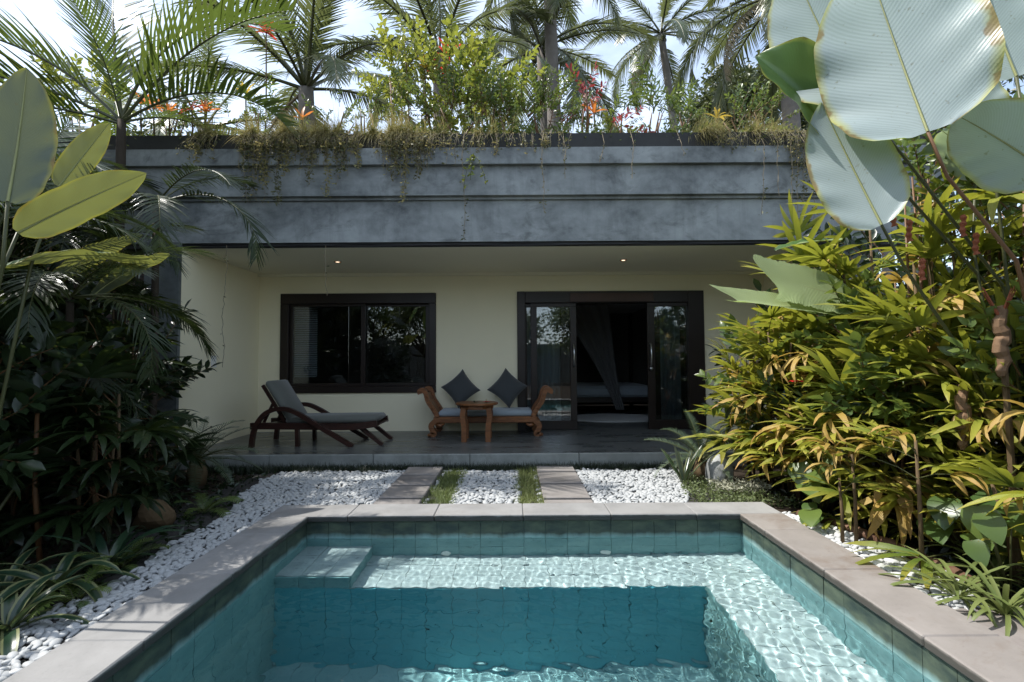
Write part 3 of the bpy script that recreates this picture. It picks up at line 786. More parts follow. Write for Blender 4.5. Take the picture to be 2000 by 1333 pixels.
st = thing('side_table', 'small round teak side table in front of the daybed', 'side table', (-.50, 6.95, ZF))
def disc(cx_, cy_, z0, z1, r, n=8, bev=.008, rot=22.5):
    m = MB(); prof = ((r - bev, z0), (r, z0 + bev), (r, z1 - bev), (r - bev, z1))
    v = [(cx_ + rr * math.cos(R(rot) + 2 * math.pi * q / n), cy_ + rr * math.sin(R(rot) + 2 * math.pi * q / n), z) for rr, z in prof for q in range(n)]
    f = [(l * n + q, l * n + (q + 1) % n, (l + 1) * n + (q + 1) % n, (l + 1) * n + q) for l in range(3) for q in range(n)] + [tuple(range(n - 1, -1, -1)), tuple(range(3 * n, 4 * n))]
    m.add(v, f); return m
disc(-.50, 6.95, .655, .685, .30, 24).build('table_top', M_TEAK, st)
disc(-.50, 6.95, .60, .654, .25, 8).build('apron', M_TEAK, st)
for sx in (-1, 1):
    for sy in (-1, 1):
        bent([(-.50 + sx * .17, .62), (-.50 + sx * .185, .50), (-.50 + sx * .165, .36), (-.50 + sx * .165, ZF)], .065, .07, 'leg', M_TEAK, st, 6.95 + sy * .165)
def petals(parent, c, r, n, m, tilt=.5, name='petal'):
    for q in range(n):
        a = 2 * math.pi * q / n; d = Vector((math.cos(a), math.sin(a), tilt))
        mb = MB(); v, f = [], []
        for j in range(5):
            t = j / 4; wdt = r * .55 * math.sin(math.pi * (t * .8 + .12)); p = Vector(c) + d.normalized() * r * t + Vector((0, 0, -.25 * r * t * t))
            sd = Vector((-math.sin(a), math.cos(a), 0)) * wdt
            v += [tuple(p - sd + Vector((0, 0, .15 * wdt))), tuple(p), tuple(p + sd + Vector((0, 0, .15 * wdt)))]
        for j in range(4):
            for i in range(2): f.append((j * 3 + i, j * 3 + i + 1, j * 3 + i + 4, j * 3 + i + 3))
        mb.add(v, f).build(name, m, parent, True)
fl = thing('hibiscus_flower', 'red hibiscus bloom lying on the teak side table', 'flower', (-.36, 6.88, .686))
petals(fl, (-.36, 6.88, .692), .06, 5, M_PETAL, .45)
MB().tube([(-.36, 6.88, .69), (-.365, 6.85, .74)], [.004, .003], 6).build('stamen', M_YELLOW, fl)
ob = MB()
for q in range(7):
    a = q * .9; p0 = Vector((-.52, 6.86, .688)); d = Vector((math.cos(a), math.sin(a) * .5, .18 + .1 * (q % 3)))
    sd = Vector((-d.y, d.x, 0)).normalized() * .016
    ob.add([tuple(p0), tuple(p0 + d * .04 + sd), tuple(p0 + d * .08), tuple(p0 + d * .04 - sd)], [(0, 1, 2, 3)])
tag(ob.build('leaf_sprig', M_SHRUB_D), 'small dark leaf sprig lying on the side table', 'leaf sprig')

# ================================================================== planting: mesh makers
def interp(pts, t):
    for (a, b), (c, d) in zip(pts, pts[1:]):
        if a <= t <= c: return b + (d - b) * (t - a) / (c - a)
    return pts[0][1] if t < pts[0][0] else pts[-1][1]
def blade(L, W, nseg=8, ncol=4, bend=.6, fold=.25, prof='lance', wob=0.0, seed=0, curl=0.0):
    """leaf along +Y, upper side +Z, drooping by `bend` radians; returns v, f, uv"""
    rr = random.Random(seed)
    v, f, uv = [], [], []
    y = z = 0.0
    for j in range(nseg + 1):
        t = j / nseg
        if prof == 'lance': w = math.sin(math.pi * min(1, t * .93 + .05)) ** .75
        elif prof == 'paddle': w = interp([(0, .26), (.04, .55), (.12, .82), (.24, .96), (.38, 1.0), (.52, .985), (.65, .91), (.77, .76), (.87, .55), (.94, .33), (1, .05)], t)
        elif prof == 'heart': w = (math.sin(math.pi * min(1, t * .85 + .14))) ** .8 * (1.25 - .6 * t)
        elif prof == 'strap': w = min(1, .45 + t * 2.2) * (1 - max(0, t - .62) / .38) ** .7 if t < 1 else 0
        elif prof == 'banana': w = min(1, .5 + 3 * t)
        else: w = 1 - t
        if t >= 1 and prof != 'banana': w = 0.015
        a = bend * t
        for i in range(ncol + 1):
            s = i / ncol * 2 - 1
            wave = wob * W * (math.sin(t * 11 + seed + (3 if s > 0 else 0)) + .55 * math.sin(t * 29 - abs(s) * 5 + seed * 2.3 + (2 if s > 0 else 0))) * s * s
            x = s * w * W / 2 * math.cos(fold)
            h = abs(s) * w * W / 2 * math.sin(fold) + wave - curl * (abs(s) ** 2.2) * w * W / 2
            v.append((x, y - h * math.sin(-a) * 0 + h * math.sin(a), z + h * math.cos(a)))
            if prof == 'banana':
                q = v[-1]; jag = .5 + .5 * math.sin(j * 2.1 + seed * 3 + (4 if s > 0 else 0)) * math.sin(j * .9 + seed)
                v[-1] = (q[0] * (1 - .10 * jag * abs(s) ** 3), q[1] + (L * .10 * math.sin(s * 2.6 + seed) * t ** 4 if t > .6 else 0), q[2])
            uv.append((s * .5 + .5, t))
        y += L / nseg * math.cos(a + bend / nseg / 2); z -= L / nseg * math.sin(a + bend / nseg / 2)
    n = ncol + 1
    for j in range(nseg):
        for i in range(ncol): f.append((j * n + i, j * n + i + 1, (j + 1) * n + i + 1, (j + 1) * n + i))
    return v, f, uv

def frond_mesh(name, L, n, ll, lw, curve=1.0, vee=.35, fwd=.75, droop=.6, pet=.12, seed=0, mats=(None, None), rr_=.018, upright=0.0, segs=3):
    """feather frond along +Y: midrib (slot 1) and paired leaflets (slot 0)"""
    rr = random.Random(seed); mb = MB()
    N = 16; pts = []; y = z = x = 0.0; side = rr.uniform(-.15, .15)
    dirs = []
    for i in range(N + 1):
        t = i / N; a = upright - curve * t ** 1.4
        pts.append(Vector((x, y, z))); dirs.append(Vector((side * t, math.cos(a), math.sin(a))).normalized())
        y += L / N * math.cos(a); z += L / N * math.sin(a); x += L / N * side * t
    mb.tube(pts, [rr_ * (1 - .85 * i / N) for i in range(N + 1)], 5, 1, False)
    for k in range(n):
        t = pet + (1 - pet) * (k + .5) / n; fi = t * N; i = min(int(fi), N - 1); u = fi - i
        p = pts[i].lerp(pts[i + 1], u); d = dirs[i].lerp(dirs[i + 1], u).normalized()
        sx = d.cross(Vector((0, 0, 1))).normalized(); up = sx.cross(d)
        s_ = (t - pet) / (1 - pet)
        lf = ll * (math.sin(math.pi * (.16 + .76 * s_)) ** .8) * rr.uniform(.78, 1.1)
        for sd in (-1, 1):
            fa = fwd * (.75 + .5 * s_) + rr.uniform(-.08, .08); va = vee + rr.uniform(-.12, .12)
            q = (sx * sd * math.cos(va) + up * math.sin(va)) * math.cos(fa) + d * math.sin(fa)
            wn_ = q.cross(up).normalized() if abs(q.dot(up)) < .98 else d
            wv = (d - q * d.dot(q)).normalized() * lw * .5
            pp = p.copy(); vs_, uvs = [], []; dq = droop * rr.uniform(.5, 1.6)
            for j in range(segs + 1):
                tt = j / segs; w = (1 - tt) ** .7 if tt > .35 else .62 + tt
                vs_ += [tuple(pp - wv * w), tuple(pp + wv * w)]; uvs += [(0.0, tt), (1.0, tt)]
                q = (q + Vector((0, 0, -1)) * dq / segs * (.5 + tt)).normalized(); pp = pp + q * lf / segs
            mb.add(vs_, [(j * 2, j * 2 + 1, j * 2 + 3, j * 2 + 2) for j in range(segs)], uvs, 0)
    return mb.mesh(name, list(mats))

def fan_mesh(name, nb, L, W, spread, bend, mats, pet=.3, seed=0, dry=False):
    """hand-shaped leaf: stalk along +Y then nb fingers"""
    rr = random.Random(seed); mb = MB()
    mb.tube([(0, 0, 0), (0, pet * .5, pet * .06), (0, pet, 0)], [.005, .004, .0035], 5, 1, False)
    for k in range(nb):
        a = (k / (nb - 1) - .5) * 2 * spread + rr.uniform(-.07, .07)
        l = L * (1 - .28 * abs(k / (nb - 1) - .5) * 2) * rr.uniform(.88, 1.08)
        v, f, uv = blade(l, W * rr.uniform(.8, 1.1), 5, 2, bend * rr.uniform(.6, 1.35), .22, 'strap', seed=k)
        M = Matrix.Translation((0, pet, 0)) @ Matrix.Rotation(-a, 4, 'Z') @ Matrix.Rotation(rr.uniform(-.15, .3), 4, 'X') @ Matrix.Rotation(rr.uniform(-.5, .5), 4, 'Y')
        mb.add(v, f, uv, 0, M)
    return mb.mesh(name, list(mats), True)

def twig_mesh(name, L, n, ll, lw, mats, seed=0, spread=.9, prof='lance', bend=.35, whorl=False, nseg=3):
    rr = random.Random(seed); mb = MB(); pts = []; p = Vector((0, 0, 0)); d = Vector((0, 1, 0))
    for i in range(7):
        pts.append(p.copy()); d = (d + Vector((rr.uniform(-.16, .16), 0, rr.uniform(-.14, .16)))).normalized(); p = p + d * L / 6
    mb.tube(pts, [.006 * (1 - i / 8) for i in range(7)], 4, 1, False)
    for k in range(n):
        t = .15 + .85 * k / max(1, n - 1); i = min(5, int(t * 6)); q = pts[i].lerp(pts[i + 1], t * 6 - i)
        dd = (pts[i + 1] - pts[i]).normalized(); ax = k * 2.4 + rr.uniform(-.4, .4)
        sx = dd.orthogonal().normalized(); sy = dd.cross(sx)
        out = (sx * math.cos(ax) + sy * math.sin(ax)); fw = (out * spread + dd * rr.uniform(.3, .9)).normalized()
        if k == n - 1: fw = dd
        sc_ = rr.uniform(.65, 1.1)
        v, f, uv = blade(ll * sc_, lw * sc_, nseg, 2, bend * rr.uniform(.3, 1.6), .3, prof, seed=k)
        mb.add(v, f, uv, 0, frame(fw, Vector((rr.uniform(-.4, .4), rr.uniform(-.4, .4), 1)), q))
    return mb.mesh(name, list(mats), True)

def rosette(parent, meshes, n, loc, tilt0, tilt1, rr, name='leaf', scale=(.85, 1.1), rz0=None, down=0.0):
    for k in range(n):
        a = k * 2.39996 + rr.uniform(-.25, .25); t = k / max(1, n - 1)
        tl = tilt0 + (tilt1 - tilt0) * t + rr.uniform(-.1, .1)
        M = Matrix.Translation(loc) @ Matrix.Rotation(a, 4, 'Z') @ Matrix.Rotation(tl, 4, 'X') @ Matrix.Rotation(rr.uniform(-.25, .25), 4, 'Y') @ Matrix.Scale(rr.uniform(*scale), 4)
        inst(name, rr.choice(meshes), parent, M)

def leaf_cloud(name, centres, size, mat, rng, up=.35, fold=.35, ratio=.42):
    """many small folded leaves (two triangles each)"""
    n = len(centres)
    d = rng.normal(size=(n, 3)); d[:, 2] = d[:, 2] * .6 - up * .3; d /= np.linalg.norm(d, axis=1)[:, None]
    r = rng.normal(size=(n, 3)); r[:, 2] *= .5; s = np.cross(d, r); s /= np.linalg.norm(s, axis=1)[:, None]
    nn = np.cross(s, d)
    l = size * rng.uniform(.6, 1.25, (n, 1)); w = l * ratio * .5
    c = np.asarray(centres)
    V = np.stack([c, c + d * l * .5 - s * w + nn * w * fold, c + d * l, c + d * l * .5 + s * w + nn * w * fold], 1).reshape(-1, 3)
    b = np.arange(n)[:, None] * 4
    F = np.concatenate([b + np.array([[0, 2, 1]]), b + np.array([[0, 3, 2]])], 0)
    uv = np.tile(np.array([[.5, 0], [0, .5], [.5, 1], [1, .5]], np.float32), (n, 1))
    return np_mesh(name, V, F, mat, uv)

def grass_mesh(name, pts, hmin, hmax, wid, mat, rng, lean=.5, gravity=None, segs=3):
    n = len(pts); p = np.asarray(pts, float)
    hgt = rng.uniform(hmin, hmax, n); az = rng.uniform(0, 6.283, n); ln = rng.uniform(.1, 1, n) * lean
    out = np.stack([np.cos(az), np.sin(az), np.zeros(n)], 1)
    if gravity is not None: out = out * .45 + np.asarray(gravity)
    sd = np.stack([-np.sin(az), np.cos(az), np.zeros(n)], 1) * wid
    V = []; U = []
    q = p.copy(); d = np.zeros((n, 3)); d[:, 2] = 1; d = d + out * ln[:, None] * .4
    for j in range(segs + 1):
        t = j / segs; w = (1 - t) ** .8
        V += [q - sd * w, q + sd * w]; U += [np.stack([np.zeros(n), np.full(n, t)], 1), np.stack([np.ones(n), np.full(n, t)], 1)]
        d = d + out * ln[:, None] * .8
        if gravity is not None: d[:, 2] -= ln * 1.1
        d /= np.linalg.norm(d, axis=1)[:, None]
        q = q + d * (hgt / segs)[:, None]
    V = np.stack(V, 1).reshape(-1, 3); U = np.stack(U, 1).reshape(-1, 2); k = (segs + 1) * 2
    b = np.arange(n)[:, None] * k
    F = np.concatenate([b + np.array([[j * 2, j * 2 + 1, j * 2 + 3, j * 2 + 2]]) for j in range(segs)], 0)
    return np_mesh(name, V, F, mat, U)

def stuff(name, mesh, label, cat):
    o = inst(name, mesh); o['kind'] = 'stuff'; tag(o, label, cat); return o

# ================================================================== pebbles, stepping stones, grass
rng = np.random.default_rng(3)
def pebble_mesh(seed):
    import bmesh
    bm = bmesh.new(); bmesh.ops.create_icosphere(bm, subdivisions=2, radius=.5); rr = random.Random(seed)
    ax = [Vector((rr.gauss(0, 1), rr.gauss(0, 1), rr.gauss(0, 1))).normalized() for _ in range(5)]; am = [rr.uniform(-.1, .12) for _ in range(5)]
    for v in bm.verts:
        d = v.co.normalized(); k_ = 1 + sum(a * max(0, d.dot(x)) ** 2 for a, x in zip(am, ax))
        v.co = Vector((d.x * .5 * k_, d.y * .34 * k_, d.z * .19 * k_))
    me = bpy.data.meshes.new('pebble'); bm.to_mesh(me); bm.free()
    me.materials.append(M_PEBBLE); me.polygons.foreach_set('use_smooth', [True] * len(me.polygons)); return me
PEB = [pebble_mesh(s) for s in range(8)]
PV = []
for me in PEB:
    c = np.zeros(len(me.vertices) * 3, np.float32); me.vertices.foreach_get('co', c); PV.append(c.reshape(-1, 3))
fi = np.zeros(len(PEB[0].loops), np.int32); PEB[0].loops.foreach_get('vertex_index', fi); PF = fi.reshape(-1, 3)

def pebble_bed(name, inside, x0, x1, ya_, yb_, step, size, label, nparts=300):
    bed_ = bpy.data.objects.new(name, None); COL.objects.link(bed_); structure(bed_); bed_['label'] = label
    spots = []
    y = ya_
    row = 0
    for layer, (st_, z) in enumerate(((step * 1.6, -.006), (step * 1.16, .014))):
        y = ya_
        while y < yb_:
            x = x0 + (st_ * .5 if row % 2 else 0)
            while x < x1:
                px_, py_ = x + rng.uniform(-.4, .4) * st_, y + rng.uniform(-.4, .4) * st_
                if inside(px_, py_): spots.append((px_, py_, z + rng.uniform(-.004, .006)))
                x += st_
            y += st_ * .74; row += 1
    spots.sort(key=lambda p: (p[1] ** 2 + p[0] ** 2) - (3.0 if p[2] > .018 else 0))
    VV, FF, off = [], [], 0
    for i, p in enumerate(spots):
        kk = int(rng.integers(8)); s = size * rng.uniform(.72, 1.3)
        M = Matrix.Translation(p) @ Matrix.Rotation(rng.uniform(0, 6.283), 4, 'Z') @ Matrix.Rotation(rng.normal() * .36, 4, 'X') @ Matrix.Rotation(rng.normal() * .34, 4, 'Y') @ Matrix.Scale(s, 4)
        if i < nparts: inst('pebble', PEB[kk], bed_, M)
        else:
            A = np.array(M); VV.append(PV[kk] @ A[:3, :3].T + A[:3, 3]); FF.append(PF + off); off += len(PV[kk])
    if VV:
        o = inst('pebbles', np_mesh('pebbles', np.concatenate(VV), np.concatenate(FF), M_PEBBLE, smooth=True), bed_); o['kind'] = 'stuff'
    return len(spots)

LEFT_EDGE = [(.3, -2.5), (2.0, -2.52), (2.35, -2.47), (2.7, -2.34), (3.1, -2.30), (3.9, -2.36), (4.4, -2.46), (4.8, -2.55), (5.3, -2.72), (5.75, -2.6)]
RIGHT_FAR = [(4.2, 1.50), (4.5, 1.58), (5.0, 1.72), (5.75, 1.95)]
STONES = []
for xa, xb, rows in ((-1.20, -.80, ((5.33, 5.70), (4.89, 5.27), (4.44, 4.82), (4.225, 4.37))), (.27, .69, ((5.45, 5.71), (4.93, 5.38), (4.40, 4.86), (4.225, 4.33)))):
    for (a, b) in rows: STONES.append((xa, xb, a, b))
GRASS_STRIPS = [(-.785, -.54, 4.23, 5.62), (.04, .26, 4.23, 5.70)]
def in_bed(x, y):
    if y > 5.66 + .03 * math.sin(x * 8) or y < .35: return False
    if x < interp(LEFT_EDGE, y) + .04 * math.sin(y * 5): return False
    if y < 4.245: return x < OX0 - .02
    if x > interp(RIGHT_FAR, y) + .03 * math.sin(y * 7): return False
    for xa, xb, a, b in STONES:
        if xa - .02 < x < xb + .02 and a - .08 < y < b + .08: return False
    for xa, xb, a, b in GRASS_STRIPS:
        if xa + .02 < x < xb - .02 and a < y < b: return False
    return True
structure(MB().add([(-2.9, .3, .004), (OX0 + .05, .3, .004), (OX0 + .05, 5.8, .004), (-2.9, 5.8, .004)], [(0, 1, 2, 3)]).add([(OX0 + .05, OYF - .05, .004), (2.1, OYF - .05, .004), (2.1, 5.8, .004), (OX0 + .05, 5.8, .004)], [(0, 1, 2, 3)]).build('sand_bed', M_SOILBED))
NP = pebble_bed('pebble_bed', in_bed, -2.9, 2.1, .35, 5.75, .037, .054, 'white river pebbles around the pool and stepping stones')
def in_strip(x, y):
    if not (2.50 < y < 4.06): return False
    e = interp([(2.5, 2.40), (2.75, 2.50), (3.2, 2.48), (3.6, 2.40), (4.06, 2.26)], y)
    return OX1 + .02 < x < e + .02 * math.sin(y * 9)
pebble_bed('pebble_strip', in_strip, 2.1, 2.6, 2.5, 4.1, .044, .064, 'white pebble strip beside the right coping')

ls = (('left', 'left row'), ('right', 'right row'))
order = ['farthest from the pool', 'second from the terrace', 'third from the terrace', 'touching the pool coping']
for i, (xa, xb, a, b) in enumerate(STONES):
    o = MB().box((xa, a, -.02), (xb, b, .058), bev=.008).build('stepping_stone', M_STEPSTONE)
    side_ = 'left' if i < 4 else 'right'
    tag(o, f'brown stepping stone in the {side_} row, {order[i % 4]}', 'stepping stone', 'stepping stones across the pebbles')

def scatter(n, x0, x1, y0, y1, z=0.0, test=None):
    P = np.stack([rng.uniform(x0, x1, n), rng.uniform(y0, y1, n), np.full(n, z)], 1)
    if test is not None: P = P[[bool(test(p[0], p[1])) for p in P]]
    return P
for (xa, xb, a, b), lab in zip(GRASS_STRIPS, ('tufted lawn strip beside the left stepping stones', 'tufted lawn strip beside the right stepping stones')):
    stuff('grass_strip', grass_mesh('grass_strip', scatter(4200, xa - .03, xb + .02, a, b, .0, lambda x, y: math.sin(x * 31 + y * 17) + math.sin(y * 23 - x * 9) > -1.1 and (x - xa) > .03 * math.sin(y * 14)), .03, .10, .0028, M_GRASS, rng, 1.1), lab, 'grass')
stuff('mondo_grass', grass_mesh('mondo_grass', scatter(22000, -3.6, 2.5, 5.52, 5.885, .0, lambda x, y: y > 5.64 + .05 * math.sin(x * 9) + .03 * math.sin(x * 23)), .05, .12, .003, M_GRASS_DARK, rng, 1.2), 'dark low grass along the foot of the terrace', 'grass')
def cover_ok(x, y):
    return x > interp(RIGHT_FAR, y) - .02 and (x - 1.6) + (5.8 - y) * .0 > 0 and x < 1.9 + (5.3 - y) * .55
P = scatter(9000, 1.45, 2.9, 4.23, 5.75, .0, cover_ok); P[:, 2] += rng.uniform(0, .07, len(P))
stuff('ground_cover', leaf_cloud('ground_cover', P, .035, M_COVER, rng, up=-.6), 'low olive ground cover by the far right corner of the pool', 'ground cover')
P = scatter(1500, 1.9, 2.45, 4.55, 4.95, .03, lambda x, y: ((x - 2.15) / .3) ** 2 + ((y - 4.75) / .2) ** 2 < 1); P[:, 2] += rng.uniform(0, .07, len(P))
stuff('ground_cover', leaf_cloud('ground_cover', P, .03, M_COVER_PALE, rng, up=-.6), 'pale flowering patch inside the olive ground cover', 'ground cover')
P = np.concatenate([scatter(5000, -4.6, -2.2, 1.2, 5.6, .0, lambda x, y: x < interp(LEFT_EDGE, y) - .02)])
stuff('leaf_litter', leaf_cloud('leaf_litter', P + np.array([0, 0, .012]), .06, M_SHRUB_D, rng, up=0), 'dark low weeds and fallen leaves under the left planting', 'weeds')
P = scatter(3500, 2.4, 3.6, 1.6, 5.2, .0, lambda x, y: x > interp([(1.6, 2.75), (2.5, 2.65), (3.2, 2.58), (4.1, 2.35), (5.2, 2.3)], y))
stuff('leaf_litter', leaf_cloud('leaf_litter', P + np.array([0, 0, .012]), .06, M_SHRUB_D, rng, up=0), 'dark low weeds under the right planting', 'weeds')

# ================================================================== walls of the plot, trees outside the frame that shade and mirror
for x, lab in ((-7.2, 'plain grey garden wall behind the left planting'), (5.0, 'plain grey garden wall behind the right planting')):
    gw = thing('garden_wall', lab, 'wall', (x, 2, 0))
    MB().box((x - .1, -12.08, 0), (x + .1, 6.3 if x < 0 else 13, 2.1)).build('wall_panel', M_PILLAR, gw)
    MB().box((x - .14, -12.09, 2.101), (x + .14, 6.3 if x < 0 else 13.02, 2.18)).build('wall_cap', M_KERB, gw)

gw = thing('garden_wall', 'plain grey garden wall behind the viewer', 'wall', (0, -12.2, 0))
MB().box((-7.3, -12.3, 0), (5.1, -12.1, 2.2)).build('wall_panel', M_PILLAR, gw)

def crown_points(c, rad, n, clumps, seed, spread=.28, low=.0):
    r_ = np.random.default_rng(seed)
    d = r_.normal(size=(clumps, 3)); d /= np.linalg.norm(d, axis=1)[:, None]
    d[:, 2] = np.where(d[:, 2] < -low - .35, -d[:, 2], d[:, 2])
    k_ = r_.uniform(.45, 1.0, (clumps, 1)) ** .6
    cc = np.asarray(c) + d * k_ * np.asarray(rad)
    idx = r_.integers(clumps, size=n)
    off = r_.normal(size=(n, 3)) * np.asarray(rad).mean() * spread * r_.uniform(.5, 1.1, clumps)[idx][:, None] * np.array([1, 1, .6])
    return cc[idx] + off, cc

def leafy_tree(name, label, base, c, rad, n, clumps, size, mat, seed, group=None, spread=.28, tr=.14, bark=None, cat='tree'):
    t = thing(name, label, cat, base, group)
    P, cc = crown_points(c, rad, n, clumps, seed, spread)
    o = Vector(base)
    inst('crown', leaf_cloud('crown', P - np.array(o), size, mat, np.random.default_rng(seed + 1)), t)
    rr = random.Random(seed); mb = MB(); top = Vector(c) - Vector((0, 0, rad[2] * .45))
    b = Vector(base); pts = [b + (top - b) * q + Vector((rr.uniform(-.06, .06), rr.uniform(-.06, .06), 0)) * (1 if 0 < q < 1 else 0) for q in (0, .25, .5, .75, 1)]
    mb.tube(pts, [tr * 1.2, tr, tr * .9, tr * .8, tr * .7], 8)
    mb.build('trunk', bark or M_BARK_DARK, t, True)
    for k_ in range(min(9, len(cc))):
        e = Vector(cc[k_]); m = (top + e) / 2 + Vector((0, 0, -.1))
        MB().tube([top - Vector((0, 0, .05)), m, e], [tr * .55, tr * .32, tr * .1], 6).build('limb', bark or M_BARK_DARK, t, True)
    return t
for (b, c, rad, n, cl, sd, lab) in (
        ((-6.9, 2.3, 0), (-6.85, 2.3, 3.9), (1.5, 1.5, 1.5), 14000, 60, 21, 'dense shade tree left of the pool, just outside the frame'),
        ((-8.7, 4.4, 0), (-8.7, 4.4, 4.6), (1.7, 1.6, 1.6), 15000, 60, 22, 'dense shade tree beyond the left wall by the villa'),
        ((-6.8, .2, 0), (-6.8, .2, 3.8), (1.5, 1.4, 1.5), 12000, 50, 23, 'dense shade tree at the near left corner of the garden'),
        ((-5.4, 3.3, 0), (-5.35, 3.3, 2.5), (1.05, 1.1, 1.1), 9000, 40, 24, 'low dense tree left of the pool, just outside the frame'),
        ((-5.4, 1.3, 0), (-5.4, 1.3, 2.5), (1.05, 1.1, 1.1), 9000, 40, 25, 'low dense tree by the near left corner of the garden')):
    leafy_tree('shade_tree', lab, b, c, rad, n, cl, .17, M_SHRUB_D, sd, 'trees left of the garden', .25)
for (b, c, rad, n, cl, sd, lab) in (
        ((-4.4, -9.5, 0), (-4.4, -9.5, 2.6), (2.4, 1.5, 2.4), 7000, 40, 31, 'bushy tree behind the viewer, mirrored in the window'),
        ((-.4, -10.0, 0), (-.4, -10.0, 2.2), (1.9, 1.4, 2.0), 5000, 34, 32, 'bushy tree behind the viewer, mirrored in the left door pane'),
        ((3.6, -9.5, 0), (3.6, -9.5, 2.4), (2.0, 1.5, 2.2), 6000, 40, 33, 'bushy tree behind the viewer, mirrored in the right door pane')):
    leafy_tree('mirrored_tree', lab, b, c, rad, n, cl, .22, M_TREE, sd, 'trees behind the viewer', .25)

# ================================================================== shared leaf meshes
FAN = [fan_mesh('fan_leaf', nb, .42, .046, sp_, bd, (M_RHAPIS, M_STEM), seed=s) for s, (nb, sp_, bd) in enumerate(((7, 1.25, .6), (8, 1.4, .9), (6, 1.05, .5), (9, 1.5, 1.0), (5, .9, .75)))]
FAN_DRY = [fan_mesh('yellow_fan_leaf', nb, .38, .042, .8, 1.9, (M_RHAPIS_DRY, M_STEM), seed=40 + s) for s, nb in enumerate((5, 6, 7))]
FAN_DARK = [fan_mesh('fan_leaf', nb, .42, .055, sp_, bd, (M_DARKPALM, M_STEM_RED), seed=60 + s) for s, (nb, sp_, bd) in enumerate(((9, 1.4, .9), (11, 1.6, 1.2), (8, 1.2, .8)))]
ARECA = [frond_mesh('frond', 1.9, 34, .62, .036, cv, .55, .72, .35, .16, s, (M_ARECA, M_STEM), .016, 0, 4) for s, cv in enumerate((1.0, 1.35, .75))]
ARECA_DARK = [frond_mesh('frond', 1.5, 32, .46, .026, cv, .2, .75, .8, .2, 10 + s, (M_DARKPALM, M_STEM), .012, 0, 4) for s, cv in enumerate((1.5, 2.1, 1.1))]
COCO = [frond_mesh('frond', 3.7, 58, .82, .05, cv, .1, .75, dr, .14, 20 + s, (M_COCO, M_STEM), .045, 0, 4) for s, (cv, dr) in enumerate(((.9, .9), (1.3, 1.0), (1.7, .8), (.6, .7), (1.1, 1.3)))]
COCO_DRY = [frond_mesh('dry_frond', 3.4, 50, .7, .045, 1.5, -.3, .6, 1.4, .15, 30, (M_COCO_DRY, M_VINE_DRY), .045, 0, 4)]
CYC = [frond_mesh('frond', .55, 34, .085, .008, cv, .35, .5, .1, .1, 50 + s, (M_CYCAD, M_STEM), .006, 0, 2) for s, cv in enumerate((.8, 1.3))]
FERN = [frond_mesh('frond', .5, 22, .10, .02, cv, .05, .5, .2, .1, 55 + s, (M_SHRUB_G, M_STEM), .005, 0, 2) for s, cv in enumerate((1.2, 1.6))]
def strap_mesh(name, L, W, bend, mat, seed, edge=None, prof='strap', fold=.3):
    v, f, uv = blade(L, W, 9, 6 if edge else 2, bend, fold, prof, seed=seed)
    mb = MB()
    if edge:
        fi_ = [q for i, q in enumerate(f) if i % 6 not in (0, 5)]; fe = [q for i, q in enumerate(f) if i % 6 in (0, 5)]
        mb.add(v, fi_, uv, 0); b = len(mb.f); mb.f += fe; mb.mi += [1] * len(fe)
        return mb.mesh(name, [mat, edge], True)
    return mb.add(v, f, uv).mesh(name, mat, True)
STRAP = [strap_mesh('leaf', .46, .07, b, M_STRAP, s, M_STRAP_EDGE) for s, b in enumerate((1.1, 1.5, 1.9))]
STRAP_PLAIN = [strap_mesh('leaf', .5, .05, b, M_STRAP, 5 + s) for s, b in enumerate((1.0, 1.6, 2.1))]
LILY = [strap_mesh('leaf', .5, .03, b, M_GRASS, 8 + s) for s, b in enumerate((1.2, 1.8, 2.3))]
BROM = [strap_mesh('leaf', .36, .085, b, M_BROMELIAD, 12 + s, None, 'lance') for s, b in enumerate((.5, .9))]
RED_L = [strap_mesh('leaf', .42, .085, b, M_RED, 15 + s, None, 'lance') for s, b in enumerate((.5, .9))]
ORG_L = [strap_mesh('leaf', .34, .07, b, M_ORANGE, 18 + s, None, 'lance') for s, b in enumerate((.5, 1.0))]
YEL_L = [strap_mesh('leaf', .34, .06, b, M_YELLOW, 22 + s, None, 'lance') for s, b in enumerate((.6, 1.1))]
BIG_D = [strap_mesh('leaf', .34, .15, b, M_STRAP, 25 + s, None, 'lance', .2) for s, b in enumerate((.6, 1.0))]
HEART = [strap_mesh('leaf', .22, .17, b, M_SHRUB_G, 28 + s, None, 'heart', .15) for s, b in enumerate((.5, .9))]
TW_Y = [twig_mesh('leafy_branch', .5, 22, .105, .055, (M_SHRUB_Y, M_STEM_RED), s) for s in range(4)]
TW_G = [twig_mesh('leafy_branch', .45, 26, .07, .034, (M_SHRUB_G, M_STEM_RED), 5 + s) for s in range(4)]
TW_H = [twig_mesh('leafy_branch', .5, 18, .12, .075, (M_SHRUB_G, M_STEM_RED), 10 + s, prof='heart') for s in range(3)]
TW_C = [twig_mesh('leafy_branch', .4, 14, .09, .035, (M_CRIMSON, M_STEM_RED), 15 + s) for s in range(2)]
TW_D = [twig_mesh('leafy_branch', .6, 24, .13, .06, (M_SHRUB_D, M_STEM_RED), 18 + s) for s in range(3)]
TW_P = [twig_mesh('leafy_branch', .42, 22, .13, .03, (M_SHRUB_G, M_STEM), 22 + s, bend=.8) for s in range(2)]

